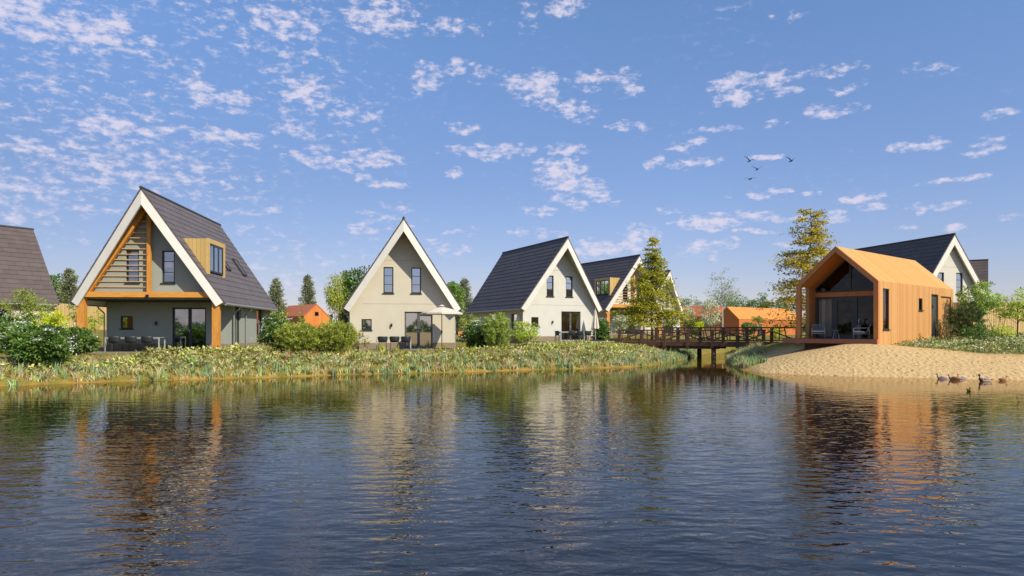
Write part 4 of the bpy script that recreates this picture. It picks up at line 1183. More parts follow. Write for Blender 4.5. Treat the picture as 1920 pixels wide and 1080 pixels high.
def duck(label, px, py, yaw, scheme, size=1.0, name='duck', cat='duck', head_turn=0.0, neck=1.0):
    Y = EYE * F / (py - 620.5); x = (px - 960) / F * Y
    d = thing(name, label, cat, (x, Y, 0), yaw, 'ducks at the edge of the sand')
    # spine from tail (-x) to bill (+x); swimming, waterline at z=0
    ht = head_turn; hx = .22
    def turn(p):
        dx = p[0] - hx; return (hx + dx * math.cos(ht) , p[1] + dx * math.sin(ht), p[2])
    sp = [(-.36, 0, .13), (-.31, 0, .11), (-.24, 0, .085), (-.12, 0, .07), (.02, 0, .065), (.14, 0, .075), (.20, 0, .12), (.215, 0, .17 * neck), (.225, 0, .20 * neck + .01), (.235, 0, .235 * neck + .01), (.25, 0, .27 * neck + .01), (.275, 0, .285 * neck + .01)]
    rd = [.008, .03, .07, .105, .115, .10, .07, .045, .04, .05, .052, .04]
    sqr = [2.2, 1.6, 1.25, 1.15, 1.15, 1.15, 1.1, 1, 1, .95, .9, .8]
    cols = scheme['body']   # material index per ring segment
    mats = scheme['mats']
    m = MB()
    pts = [Vector(p) for p in sp]; n = 12; rings = []
    for i, p in enumerate(pts):
        dv = (pts[min(i + 1, len(pts) - 1)] - pts[max(i - 1, 0)]).normalized(); a = Vector((0, 1, 0)); b = dv.cross(a)
        rings.append([p + a * math.cos(2 * PI * j / n) * rd[i] * sqr[i] + b * math.sin(2 * PI * j / n) * rd[i] for j in range(n)])
    rings = [[Vector(turn(q)) if i >= 8 else q for q in r] for i, r in enumerate(rings)]
    base = len(m.v); m.v += [tuple(q * size) for r in rings for q in r]
    for i in range(len(pts) - 1):
        for j in range(n):
            m.f.append((i * n + j, i * n + (j + 1) % n, (i + 1) * n + (j + 1) % n, (i + 1) * n + j)); m.m.append(cols[i])
    m.f += [tuple(range(n))[::-1], tuple((len(pts) - 1) * n + j for j in range(n))]; m.m += [cols[0], cols[-1]]
    m.build('body', mats, d, True)
    bl = MB(); bp = [turn((.30, 0, .275 * neck + .008)), turn((.335, 0, .262 * neck + .004)), turn((.365, 0, .258 * neck))]
    bl.tube([Vector(q) * size for q in bp], [.022 * size, .014 * size, .008 * size], 8, sq=[1.1, 1.6, 2.0]); bl.build('bill', scheme['bill'], d, True)
    for s in (-1, 1):
        e = MB(); ex = turn((.268, s * .043, .295 * neck + .008)); e.tube([Vector(ex) * size, (Vector(ex) + Vector((0, s * .006, 0))) * size], [.009 * size, .005 * size], 8); e.build('eye', m_dblack, d)
        w = MB(); vs = []
        prof = [(.12, .105, .12, .02), (.05, .128, .135, .055), (-.08, .128, .14, .06), (-.2, .095, .135, .04), (-.31, .04, .14, .012)]
        pts2 = [(a_, s * b_, c_) for a_, b_, c_, _ in prof]; w.tube([Vector(q) * size for q in pts2], [max(.008, r_) * size for *_, r_ in prof], 8, sq=[.35, .35, .35, .4, .5]); w.build('wing', scheme['wing'], d, True)
    return d


drake = dict(mats=[m_dgrey, m_dblack, m_chest, m_green, m_wring], body=[1, 1, 0, 0, 0, 2, 2, 4, 3, 3, 3], bill=m_bill, wing=m_dlight)
hen = dict(mats=[m_dbrown, m_dlight], body=[1, 0, 0, 0, 0, 0, 0, 1, 1, 0, 0], bill=m_billo, wing=m_dbrown)
pale = dict(mats=[m_dlight, m_dgrey, m_dbrown], body=[1, 1, 1, 1, 1, 0, 0, 2, 2, 2, 2], bill=m_billo, wing=m_dgrey)
duck('pale backed brown headed duck furthest left, facing left at the water edge', 1766, 710.5, PI - .25, pale, .76)
duck('mottled brown duck in the middle of the left trio, head raised', 1789, 712.5, PI / 2 + .9, hen, .78, head_turn=.3)
duck('pale grey brown duck with its tail to the right, rightmost of the left trio', 1803, 710.5, PI + .12, pale, .76, head_turn=.5)
duck('green headed drake with chestnut breast facing left', 1846, 715.5, PI + .05, drake, .92, name='drake', cat='duck', neck=1.12)
duck('brown duck facing right, nearest to the right edge', 1881, 714, .1, hen, .66)
duck('tiny brown and yellow duckling swimming in front of the drake', 1817, 733.5, -1.9, dict(mats=[m_dbrown, m_bill], body=[0, 0, 0, 1, 1, 1, 1, 0, 0, 0, 0], bill=m_billo, wing=m_dbrown), .5, name='duckling', cat='duckling')

# ------------------------------------------------------------------ plants
def unit(v): return v / (np.linalg.norm(v, axis=1, keepdims=True) + 1e-9)


def leaf_object(name, material, C_, D_, Nn, Lg, Wd, tint, parent=None, bend=0.0):
    """rhombic leaves: C_ base points, D_ direction, Nn approximate normal, Lg length, Wd width, tint rgb"""
    n = len(C_); D_ = unit(D_); side = unit(np.cross(D_, Nn)); up = np.cross(side, D_)
    tint = np.clip(tint * (1.2 if material is m_leaf_dry else 2.15), 0, .8)
    Lg = np.asarray(Lg).reshape(-1, 1); Wd = np.asarray(Wd).reshape(-1, 1)
    b = C_; l = C_ + D_ * Lg * .5 + side * Wd * .5 + up * bend * Lg; r = C_ + D_ * Lg * .5 - side * Wd * .5 + up * bend * Lg; t = C_ + D_ * Lg
    V = np.stack([b, r, t, l], 1).reshape(-1, 3).astype(np.float32)
    me = bpy.data.meshes.new(name)
    me.vertices.add(4 * n); me.vertices.foreach_set('co', V.ravel())
    me.loops.add(4 * n); me.loops.foreach_set('vertex_index', np.arange(4 * n, dtype=np.int32))
    me.polygons.add(n); me.polygons.foreach_set('loop_start', np.arange(0, 4 * n, 4, dtype=np.int32)); me.polygons.foreach_set('loop_total', np.full(n, 4, dtype=np.int32))
    me.update(calc_edges=True)
    ca = me.color_attributes.new('tint', 'FLOAT_COLOR', 'POINT')
    cc = np.ones((n, 4, 4), np.float32); cc[:, :, :3] = tint[:, None, :]
    ca.data.foreach_set('color', cc.ravel())
    me.materials.append(material)
    o = bpy.data.objects.new(name, me); COL.objects.link(o)
    if parent: o.parent = parent
    return o


def tints(n, cols, g, jit=.22):
    cols = np.array(cols); i = g.integers(0, len(cols), n)
    return np.clip(cols[i] * (1 + g.normal(0, jit, (n, 1))) * (1 + g.normal(0, .06, (n, 3))), .003, .9)


def clumps_in(g, n, rx, ry, h0, h1, shape='round', low=.0):
    """clump centres inside an egg shaped crown"""
    out = []
    while len(out) < n:
        p = g.uniform(-1, 1, 3); z01 = (p[2] + 1) / 2
        if shape == 'round': rmax = math.sqrt(max(0, 1 - (p[2] * .98) ** 2))
        elif shape == 'cone': rmax = (1 - z01) ** .8 + .06
        elif shape == 'low': rmax = math.sqrt(max(0, 1 - z01 ** 2))
        elif shape == 'col': rmax = min(1, 1.5 * (1 - z01) + .25) * min(1, .5 + z01 * 2)
        r = math.hypot(p[0], p[1])
        if r > rmax: continue
        if r < rmax * low and abs(p[2]) < .6: continue
        out.append((p[0] * rx, p[1] * ry, h0 + (h1 - h0) * z01))
    return np.array(out)


def limb_mesh(g, trunk_h, crown_pts, r0, k=10, lean=0.0, base=0.0, n=7, stems=1):
    m = MB()
    for s in range(stems):
        a = g.uniform(0, 6.28); off = .12 * (s > 0) + .02; tx, ty = (math.cos(a) * off, math.sin(a) * off) if stems > 1 else (0, 0)
        pts = [(tx * (.4 + i * .9), ty * (.4 + i * .9), base + trunk_h * i / 5 - (.3 if i == 0 else 0)) for i in range(6)]
        pts = [(p[0] + lean * (i / 5) ** 2 + g.normal(0, .02 * trunk_h / 5), p[1] + g.normal(0, .02 * trunk_h / 5), p[2]) for i, p in enumerate(pts)]
        m.tube(pts, [r0 * (1 - .82 * i / 5) for i in range(6)], n)
        T = pts
    idx = g.choice(len(crown_pts), min(k, len(crown_pts)), replace=False)
    for i in idx:
        e = Vector(crown_pts[i]); zz = max(base + trunk_h * .15, min(base + trunk_h * .95, e.z - (abs(e.x) + abs(e.y)) * .45)); f = (zz - base) / trunk_h * 5
        j = min(4, int(f)); st_ = Vector(T[j]).lerp(Vector(T[j + 1]), f - j)
        mid = st_.lerp(e, .5) + Vector((0, 0, .08 * (e - st_).length)); rr = r0 * (1 - .8 * f / 5) * .45
        m.tube([st_, mid, e], [rr, rr * .6, rr * .2], 5, cap=False)
    return m


def plant(name, label, cat, loc, rx, ry, h0, h1, cols, leaf=.09, clumps=60, per=60, spread=.22, shape='round', seed=1, r0=.05, material=None, stems=1, group=None, blossom=0, bl_cols=None, droop=0.0, flat=.0, low=.35, bark=None,
          limbs=14, aspect=.55, trunk_h=None, jit=.2, clump_flat=.7, blsize=.07):
    g = np.random.default_rng(seed)
    t = thing(name, label, cat, loc, 0, group)
    cp = clumps_in(g, clumps, rx, ry, h0, h1, shape, low)
    csz = spread * g.uniform(.6, 1.35, clumps)
    n = clumps * per
    ci = np.repeat(np.arange(clumps), per)
    dirs = unit(g.normal(0, 1, (n, 3))); rad = g.uniform(.25, 1, n) ** .6
    off = dirs * (rad * csz[ci])[:, None]; off[:, 2] *= clump_flat
    C_ = cp[ci] + off
    out = unit(C_ - np.array([0, 0, (h0 + h1) / 2]) * 1.0)
    D_ = unit(dirs * .8 + out * .35 + g.normal(0, .45, (n, 3)) + np.array([0, 0, -droop]))
    Nn = unit(out * .6 + np.array([0, 0, .8 + flat]) + g.normal(0, .55, (n, 3)))
    br = g.normal(1, .16, clumps)[ci]
    T_ = tints(n, cols, g, jit) * np.clip(br, .5, 1.6)[:, None]
    leaf_object('foliage', material or m_leaf, C_, D_, Nn, leaf * g.uniform(.6, 1.35, n), leaf * aspect * g.uniform(.7, 1.3, n), T_, t)
    m = limb_mesh(g, trunk_h or h1 * .86, cp, r0, limbs, stems=stems); m.build('trunk' if cat == 'tree' else 'stem', bark or m_bark, t, True)
    if blossom:
        b = blossom; q = cp[g.integers(0, clumps, b)]; o_ = unit(q - np.array([0, 0, h0 + (h1 - h0) * .25])); q = q + o_ * (csz.mean() * 1.05) + g.normal(0, .05, (b, 3)); q[:, 2] += .06
        k = 20; C2 = np.repeat(q, k, 0) + g.normal(0, 1, (b * k, 3)) * np.array([blsize, blsize, blsize * .28])
        leaf_object('blossom', m_leaf_dry, C2, g.normal(0, 1, (b * k, 3)) * np.array([1, 1, .3]), unit(np.array([0, 0, 1.0]) + g.normal(0, .3, (b * k, 3))), np.full(b * k, .075), np.full(b * k, .065), tints(b * k, bl_cols or [(.88, .88, .74), (.78, .8, .6)], g, .08), t)
    return t


GREEN_D = [(.035, .075, .018), (.05, .10, .025), (.07, .13, .03), (.028, .06, .02)]
GREEN_M = [(.10, .16, .03), (.14, .21, .04), (.08, .14, .03), (.18, .25, .06)]
GREEN_L = [(.22, .30, .05), (.28, .36, .08), (.17, .25, .04), (.32, .38, .10)]
LIME = [(.36, .46, .012), (.44, .52, .02), (.28, .38, .01), (.50, .55, .05)]
OLIVE = [(.15, .17, .025), (.20, .21, .03), (.11, .13, .02), (.25, .24, .045)]
WHITEB = [(.68, .68, .42), (.75, .74, .52), (.52, .56, .28), (.34, .42, .15)]
GOLD = [(.34, .28, .02), (.28, .25, .02), (.40, .33, .03), (.22, .21, .02), (.13, .14, .015)]
BROWN = [(.27, .19, .02), (.19, .15, .02), (.34, .22, .025), (.13, .12, .018), (.40, .27, .035)]
RED = [(.12, .05, .03), (.16, .08, .04), (.10, .09, .03), (.2, .14, .05)]

VG = 'dark green viburnums with white flower heads'


def viburnum(label, px, Y, r, h, seed, fl=34, cl=70, per=70, dz=-.05):
    return plant('viburnum_bush', label, 'bush', P(px, Y, dz), r, r * .85, .12, h, [(.07, .125, .025), (.10, .165, .035), (.045, .085, .02), (.14, .20, .045)], leaf=.16, clumps=cl, per=per, spread=.26, shape='round', seed=seed, r0=.035, stems=4, group=VG, blossom=int(fl * .85), blsize=.12, low=.5, flat=.3, limbs=20)


viburnum('large white flowering bush nearest the water at the far left', 77, 29.0, 1.2, 1.62, 11, 60, 120, 75)
viburnum('white flowering bush cut by the left edge of the photo', 18, 34.0, 1.2, 1.75, 12, 44, 95, 65)
viburnum('white flowering bush beside the left porch post of the grey house', 142, 33.0, .8, 1.2, 13, 26)
viburnum('white flowering bush at the rear corner of the grey house, left of the pines', 517, 36.5, .72, 1.85, 14, 30)
viburnum('white flowering bush between the two cream houses', 893, 43.0, .75, 1.55, 15, 30)
viburnum('pale flowering bush against the right corner of the closed parasol house', 1127, 57.5, .62, 1.75, 16, 40)
viburnum('low white flowering bush beyond the bridge near the dull roofed cabin', 1304, 84, .95, 1.9, 17, 16, 45, 50)
viburnum('low green bush in front of the bright orange cabin wall', 1404, 92, 1.1, 1.7, 18, 12, 45, 50)

plant('young_tree', 'light green airy young tree before the brown tiled roof', 'tree', P(52, 35.8), 1.15, .9, 1.3, 3.1, GREEN_L + OLIVE, leaf=.10, clumps=75, per=42, spread=.2, seed=21, r0=.05, low=.1, limbs=26)
plant('lime_bush', 'bright lime yellow bush above the flowering bushes at the left', 'bush', P(101, 34.0), .8, .7, .6, 2.05, LIME, leaf=.13, clumps=46, per=55, spread=.22, seed=22, r0=.04, stems=3)
plant('sapling', 'thin sapling with few leaves beside the left porch post', 'tree', P(143, 38.5), .35, .3, 1.4, 2.7, GREEN_M, leaf=.11, clumps=14, per=22, spread=.16, seed=23, r0=.025, low=0, limbs=8)
plant('lime_bush', 'small lime bush seen through the left side of the timber porch', 'bush', P(178, 52), .6, .5, .8, 2.3, LIME + GREEN_L, leaf=.13, clumps=22, per=40, spread=.22, seed=24, r0=.03)
plant('lime_bush', 'lime bush at the back corner of the grey house', 'bush', P(509, 50), .75, .7, .9, 2.6, LIME, leaf=.14, clumps=30, per=50, spread=.26, seed=25, r0=.03)
plant('young_tree', 'leafy green shrub behind the pines right of the grey house', 'tree', P(528, 39.5), .55, .5, .5, 2.2, GREEN_M + GREEN_L, leaf=.11, clumps=34, per=46, spread=.22, seed=26, r0=.03)


def pine_shrub(label, px, Y, r, h, seed, cols=None, tufts=330, needles=46, nl=.15, group='bushy young pines', shape='round', h0=.12, dz=-.05, name='pine_shrub', cat='pine', csp=.11):
    g = np.random.default_rng(seed); t = thing(name, label, cat, P(px, Y, dz), 0, group)
    cp = clumps_in(g, tufts, r, r * .85, h0, h, shape, .35)
    outw = unit(cp * np.array([1, 1, .25]) + np.array([0, 0, .35]) + g.normal(0, .2, (tufts, 3)))
    ci = np.repeat(np.arange(tufts), needles); n = len(ci)
    along = g.uniform(-.5, .5, (n, 1)) * csp * 2.2
    C_ = cp[ci] + outw[ci] * along
    D_ = unit(outw[ci] * .75 + unit(g.normal(0, 1, (n, 3))) * .85)
    T_ = tints(n, cols or [(.23, .25, .04), (.30, .31, .05), (.17, .20, .035), (.10, .13, .025)], g, .18) * np.clip(g.normal(1, .2, tufts), .5, 1.5)[ci][:, None]
    leaf_object('foliage', m_needle, C_, D_, unit(g.normal(0, 1, (n, 3))), nl * g.uniform(.7, 1.2, n), np.full(n, .022), T_, t)
    m = limb_mesh(g, h * .85, cp, .05, 34); m.build('stem', m_bark, t, True)
    return t


pine_shrub('olive green pine left of the pair between the grey and cream houses', 560, 35.6, 1.15, 1.5, 31, tufts=400)
pine_shrub('olive green pine right of the pair, touching the cream house wall', 628, 36.2, 1.1, 1.65, 32, tufts=380)
pine_shrub('tall thin pine tip rising above the pine pair', 566, 38.5, .32, 2.75, 33, tufts=40, shape='cone')
pine_shrub('slender light green pine between the two cream houses', 931, 42.0, .85, 2.2, 34, cols=[(.20, .25, .05), (.26, .30, .07), (.14, .19, .04)], tufts=300)
plant('brown_bush', 'small reddish brown bush at the left foot of the open parasol house', 'bush', P(672, 37.5), .55, .5, .1, 1.15, RED + OLIVE, leaf=.09, clumps=34, per=24, spread=.16, seed=35, r0=.02, stems=4)
plant('bright_bush', 'bright yellow green spreading bush left of the closed parasol house', 'bush', P(984, 43.0), .95, .7, .5, 1.65, LIME[:2] + GREEN_L, leaf=.11, clumps=60, per=48, spread=.2, seed=36, r0=.03, stems=3, flat=.6)
plant('young_tree', 'light green shrub at the right corner of the open parasol house', 'tree', P(884, 47.5), .8, .7, .6, 2.3, GREEN_L + OLIVE, leaf=.10, clumps=46, per=42, spread=.2, seed=37, r0=.03)
WBG = 'cream blossoming shrubs'
plant('blossom_shrub', 'cream blossoming shrub under the left porch post beyond the bridge', 'bush', P(1163, 60.5), .62, .6, .7, 2.25, WHITEB, leaf=.11, clumps=44, per=46, spread=.24, seed=41, r0=.03, stems=3, group=WBG, material=m_leaf_dry)
plant('blossom_shrub', 'wider cream blossoming shrub left of the yellow green tree trunk', 'bush', P(1182, 63), .55, .5, .6, 1.75, WHITEB, leaf=.11, clumps=34, per=46, spread=.22, seed=42, r0=.03, stems=3, group=WBG, material=m_leaf_dry)
plant('blossom_shrub', 'cream shrub to the right of the yellow green tree, by the far house', 'bush', P(1290, 86), .8, .7, 1.6, 3.6, WHITEB, leaf=.15, clumps=36, per=40, spread=.3, seed=43, r0=.03, group=WBG, material=m_leaf_dry)
plant('blossom_shrub', 'tall cream blossoming shrub in front of the dull roofed cabin', 'bush', P(1332, 84), 1.15, .9, 1.0, 4.3, WHITEB, leaf=.16, clumps=64, per=46, spread=.32, seed=44, r0=.04, stems=2, group=WBG, material=m_leaf_dry)
plant('lime_bush', 'small bright lime bush below the cream blossoming shrubs beyond the bridge', 'bush', P(1310, 82), .6, .5, .4, 1.5, LIME, leaf=.15, clumps=20, per=40, spread=.24, seed=45, r0=.03)
plant('lime_bush', 'small lime bush seen between the bridge railing and the cabin tree', 'bush', P(1455, 62), .7, .5, .2, 1.3, LIME + GREEN_M, leaf=.13, clumps=24, per=40, spread=.22, seed=46, r0=.03)
plant('climber_bush', 'green bush against the wall of the bright orange cabin', 'bush', P(1421, 98), .8, .6, 1.0, 2.9, GREEN_M, leaf=.15, clumps=24, per=40, spread=.26, seed=47, r0=.03)
plant('green_bush', 'dark green bush behind the timber porch post beyond the bridge', 'bush', P(1253, 69), 1.1, .6, .5, 2.5, GREEN_M + GREEN_D, leaf=.13, clumps=34, per=46, spread=.26, seed=48, r0=.03)


# trees with tiers of level branches
def tier_tree(label, px, Y, H, rmax, cols, seed, tiers=17, z0=.9, leaf=.15, per=75, name='autumn_tree', lean=0.0, zbase=None, profile=None, bpt=7, r0=.13, group='autumn coloured trees', gaps=.12):
    g = np.random.default_rng(seed); t = thing(name, label, 'tree', P(px, Y), 0, group); m = MB()
    tr = [(lean * (i / 8) ** 2 + g.normal(0, .04), g.normal(0, .04), H * i / 8 - (.4 if i == 0 else 0)) for i in range(9)]
    m.tube(tr, [r0 * (1 - .9 * i / 8) for i in range(9)], 8)
    Cs = []; Ds = []
    for k in range(tiers):
        f = k / (tiers - 1); z = z0 + (H - z0 - .1) * f
        R_ = rmax * (profile(f) if profile else (1 - f) ** .75 + .07)
        for b in range(bpt if f < .85 else 4):
            if g.random() < gaps: continue
            a = g.uniform(0, 6.28); L_ = R_ * g.uniform(.55, 1.15); zz = z + g.uniform(-.5, .5) * (H / tiers)
            j = min(7, max(0, int(zz / H * 8))); s0 = Vector(tr[j]).lerp(Vector(tr[j + 1]), max(0, min(1, zz / H * 8 - j)))
            e = Vector((s0.x + math.cos(a) * L_, s0.y + math.sin(a) * L_, zz + g.uniform(-.06, .16) * L_)); md = s0.lerp(e, .5) + Vector((0, 0, .06 * L_))
            m.tube([s0, md, e], [.028, .018, .006], 4, cap=False)
            nn = int(per * (.35 + L_ / rmax)); u = g.uniform(.22, 1.06, nn) ** .8
            base = np.array(s0)[None] * (1 - u)[:, None] + np.array(e)[None] * u[:, None]; base[:, 2] += .2 * L_ * .3 * np.sin(np.clip(u, 0, 1) * PI)
            sp_ = .10 + .22 * L_ * (1 - np.abs(u - .6)) * .8
            base += g.normal(0, 1, (nn, 3)) * np.stack([sp_, sp_, sp_ * .30], 1)
            Cs.append(base); Ds.append(np.tile([math.cos(a), math.sin(a), -.1], (nn, 1)))
    C_ = np.concatenate(Cs); D_ = np.concatenate(Ds) + g.normal(0, .7, C_.shape); n = len(C_)
    leaf_object('crown', m_leaf, C_, D_, unit(np.array([0, 0, 1.0]) + g.normal(0, .5, (n, 3))), leaf * g.uniform(.6, 1.3, n), leaf * .6 * g.uniform(.7, 1.3, n), tints(n, cols, g, .25), t)
    m.build('trunk', m_bark, t, True)
    return t


tier_tree('yellow green tree with level branches in front of the far timber porch house', 1223, 62, 9.1, 3.0, GOLD + OLIVE[:2], 51, 21, z0=1.5, leaf=.19, per=120, profile=lambda f: 1.06 - .98 * f ** .9, bpt=9)
tier_tree('golden brown tree rising behind the left side of the orange cabin', 1514, 49.0, 9.3, 3.0, BROWN + GOLD[:3], 52, 21, z0=1.2, leaf=.17, per=125, lean=.25, profile=lambda f: (.95 - .3 * f) if f < .25 else (.86 - .6 * (f - .25) / .75), bpt=9, gaps=.2)

# slender birch
plant('birch', 'slender white stemmed birch with a thin grey green crown beyond the bridge', 'tree', P(1354, 86), 1.9, 1.6, 3.9, 8.4, [(.16, .19, .10), (.22, .25, .13), (.12, .15, .07)], leaf=.15, clumps=80, per=20, spread=.42, seed=61, r0=.12, bark=m_birch, limbs=34, shape='col', low=.0, trunk_h=8.0, droop=.4)


def conifer(label, px, Y, H, r, seed, cols=None, dz=0.0, group='dark conifers behind the houses'):
    g = np.random.default_rng(seed); t = thing('conifer', label, 'tree', P(px, Y, dz), 0, group); m = MB()
    r = r * 1.6; m.tube([(0, 0, -.3), (0, 0, H * .96)], [.16, .02], 7)
    Cs = []; Ds = []; Ns = []
    k = 26
    for i in range(k):
        f = i / (k - 1); z = H * (.1 + .88 * f); R_ = r * ((1 - f) ** .52 * (1 - .25 * max(0, .25 - f) * 4) + .04)
        for b in range(int(7 + 8 * (1 - f))):
            a = g.uniform(0, 6.28); L_ = R_ * g.uniform(.6, 1.12); nn = int(20 + 46 * L_ / r)
            u = g.uniform(.3, 1, nn); up = .22 * L_
            base = np.stack([math.cos(a) * L_ * u, math.sin(a) * L_ * u, z + up * u ** 2 - .1 * L_ * u], 1) + g.normal(0, 1, (nn, 3)) * np.array([.13, .13, .10]) * (r / 1.6)
            Cs.append(base); Ds.append(np.tile([math.cos(a), math.sin(a), .35], (nn, 1)))
        m.tube([(0, 0, z), (R_ * .8 * math.cos(i * 2.4), R_ * .8 * math.sin(i * 2.4), z + .1 * R_)], [.03, .008], 4, cap=False)
    C_ = np.concatenate(Cs); D_ = np.concatenate(Ds) + g.normal(0, .6, C_.shape); n = len(C_)
    leaf_object('crown', m_needle, C_, D_, unit(g.normal(0, 1, (n, 3)) + np.array([0, 0, .6])), .24 * g.uniform(.6, 1.3, n) * (r / 1.6), .085 * g.uniform(.7, 1.3, n) * (r / 1.6), tints(n, cols or [(.12, .135, .06), (.17, .18, .085), (.08, .095, .045)], g, .2), t)
    m.build('trunk', m_bark, t, True)
    return t


def top_h(py, Y, px):
    return EYE + (620.5 - py) / F * Y - P(px, Y)[2]


for (px, py, Y, r, lab, s) in ((130, 505, 88, 1.1, 'dark conifer between the brown roof and the timber porch house', 71), (518, 523, 124, 1.3, 'conifer just right of the grey house roof', 72), (577, 516, 128, 1.3, 'lone conifer above the small orange cabin', 73),
                               (648, 508, 90, .9, 'conifer behind the weeping tree, left of the open parasol house', 74), (871, 523, 95, 1.0, 'conifer in the gap between the two cream houses', 75), (857, 535, 92, .85, 'shorter conifer hugging the right bargeboard of the open parasol house', 76)):
    conifer(lab, px, Y, top_h(py, Y, px), r, s)


def far_tree(label, px, py, Y, rx, seed, cols=GREEN_M, h0f=.35, cl=70, per=46, lf=.32, group='green trees far behind'):
    h = top_h(py, Y, px)
    return plant('broadleaf_tree', label, 'tree', P(px, Y), rx, rx * .8, h * h0f, h, cols, leaf=lf, clumps=cl, per=per, spread=rx * .3, seed=seed, r0=.16, group=group, low=.4, limbs=16)


far_tree('dark green tree beside the brown roof edge', 104, 517, 92, 1.7, 81, GREEN_D + GREEN_M, .2)
far_tree('rounded green tree behind the left bargeboard of the open parasol house', 676, 506, 86, 2.3, 82, GREEN_D + GREEN_M, .2, 110)
far_tree('green tree top right of the open parasol house roof', 849, 527, 90, 1.3, 83, GREEN_M, .3)
far_tree('round green tree far behind the dull roofed cabin', 1291, 556, 150, 3.2, 84, GREEN_D + GREEN_M, .2)
far_tree('green tree far behind the birch', 1363, 552, 150, 4.0, 85, GREEN_D + GREEN_M, .2, 90)
far_tree('low wide green tree behind the bright orange cabin roof', 1400, 563, 155, 4.2, 86, GREEN_D + GREEN_M, .1, 80)
far_tree('taller green tree left of the golden brown tree', 1425, 549, 150, 2.4, 87, GREEN_D + GREEN_M, .1)
far_tree('green tree low behind the golden brown tree', 1455, 560, 150, 3.0, 88, GREEN_D + GREEN_M, .1)
wt = plant('weeping_tree', 'weeping yellow green tree with hanging branches between the grey and cream houses', 'tree', P(629, 74), 1.0, .9, 2.0, top_h(506, 74, 629), OLIVE + [(.28, .33, .03), (.34, .38, .04)], leaf=.2, clumps=60, per=60, spread=.42, seed=91, r0=.08, bark=m_birch, shape='col', droop=1.6, clump_flat=2.0, aspect=.35, stems=2)

# right hand group
plant('young_tree', 'light green broadleaf tree over the dark pine at the right', 'tree', P(1836, 43.5), 1.25, 1.0, 1.6, 3.5, GREEN_L + GREEN_M, leaf=.13, clumps=80, per=48, spread=.22, seed=101, r0=.05, low=.1, limbs=26)
pine_shrub('dark green pine beside the far end of the orange cabin', 1812, 42.0, 1.0, 2.3, 102, cols=[(.05, .075, .02), (.08, .105, .03), (.035, .055, .02)], tufts=330)
plant('young_tree', 'bright green tree cut by the right edge in front of the pale fence', 'tree', P(1908, 44), 1.25, 1.1, 1.1, 3.2, GREEN_L + LIME[:1], leaf=.13, clumps=64, per=44, spread=.24, seed=103, r0=.05, low=.1, limbs=24)
plant('bare_sapling', 'thin brown sapling in front of the pale fence', 'tree', P(1872, 45), .35, .3, .5, 1.9, OLIVE, leaf=.08, clumps=12, per=8, spread=.15, seed=104, r0=.03, limbs=12, stems=3)
plant('brown_bush', 'small dark reddish bush beside the storage door of the orange cabin', 'bush', P(1776, 40.3), .5, .45, .1, 1.5, RED + GREEN_D, leaf=.09, clumps=34, per=22, spread=.15, seed=105, r0=.02, stems=4)
plant('green_bush', 'low dark green bush at the foot of the right hand pine', 'bush', P(1838, 40.5), .95, .6, .05, .9, GREEN_D + GREEN_M, leaf=.1, clumps=44, per=40, spread=.18, seed=106, r0=.02, stems=3)
plant('lime_bush', 'low lime bush at the right foot of the dark pine', 'bush', P(1880, 42), .6, .5, .05, .9, LIME + GREEN_L, leaf=.1, clumps=26, per=36, spread=.16, seed=107, r0=.02, stems=3)


# --- ground cover, reeds: nobody could count these
def scatter(n, x0, x1, y0, y1, test, g):
    X = g.uniform(x0, x1, n); Y = g.uniform(y0, y1, n); d = shore_dist(X, Y); k = test(X, Y, d, g.random(n))
    X, Y = X[k], Y[k]
    return X, Y, terrain_z(X, Y), d[k]


def house_mask(X, Y, h, s0, s1, t0, t1):
    c, s = math.cos(h.rotation_euler.z), math.sin(h.rotation_euler.z)
    dx, dy = X - h.location.x, Y - h.location.y
    a = dx * c + dy * s; b = -dx * s + dy * c
    return (a > s0) & (a < s1) & (b > t0) & (b < t1)


def free(X, Y):
    m_ = np.ones(X.shape, bool)
    m_ &= ~house_mask(X, Y, H1, -3.6, 3.6, -.3, 12)
    m_ &= ~house_mask(X, Y, H2, -2.9, 4.2, -2.5, 12); m_ &= ~house_mask(X, Y, H2, -4.2, 4.2, -.2, 12)
    m_ &= ~house_mask(X, Y, H3, -2.9, 4.2, -2.5, 12); m_ &= ~house_mask(X, Y, H3, -4.2, 4.2, -.2, 12)
    return m_


def cover(name, label, X, Y, Z, g, leaves, lf, cols, spread, hgt, dead=.0):
    n = len(X); hgt = np.broadcast_to(hgt, (n,)); ci = np.repeat(np.arange(n), leaves); k = len(ci)
    a = g.uniform(0, 6.28, k); r = np.sqrt(g.random(k)) * spread
    hh = (hgt * g.uniform(.35, 1.1, n))[ci] * g.uniform(.15, 1, k)
    C_ = np.stack([X[ci] + np.cos(a) * r, Y[ci] + np.sin(a) * r, Z[ci] + hh], 1)
    D_ = np.stack([np.cos(a), np.sin(a), g.uniform(-.2, 1.1, k)], 1) + g.normal(0, .3, (k, 3))
    T_ = tints(n, cols, g, .2)[ci] * (1 + g.normal(0, .16, (k, 1))) * np.clip(1 + .35 * hash_noise(X, Y, 1.7, 77), .5, 1.4)[ci][:, None]
    o = leaf_object(name, m_leaf_dry, C_, D_, unit(np.array([0, 0, 1.0]) + g.normal(0, .5, (k, 3))), lf * g.uniform(.6, 1.3, k), lf * .5 * g.uniform(.7, 1.3, k), T_)
    tag(o, label, 'ground cover', kind='stuff'); return o


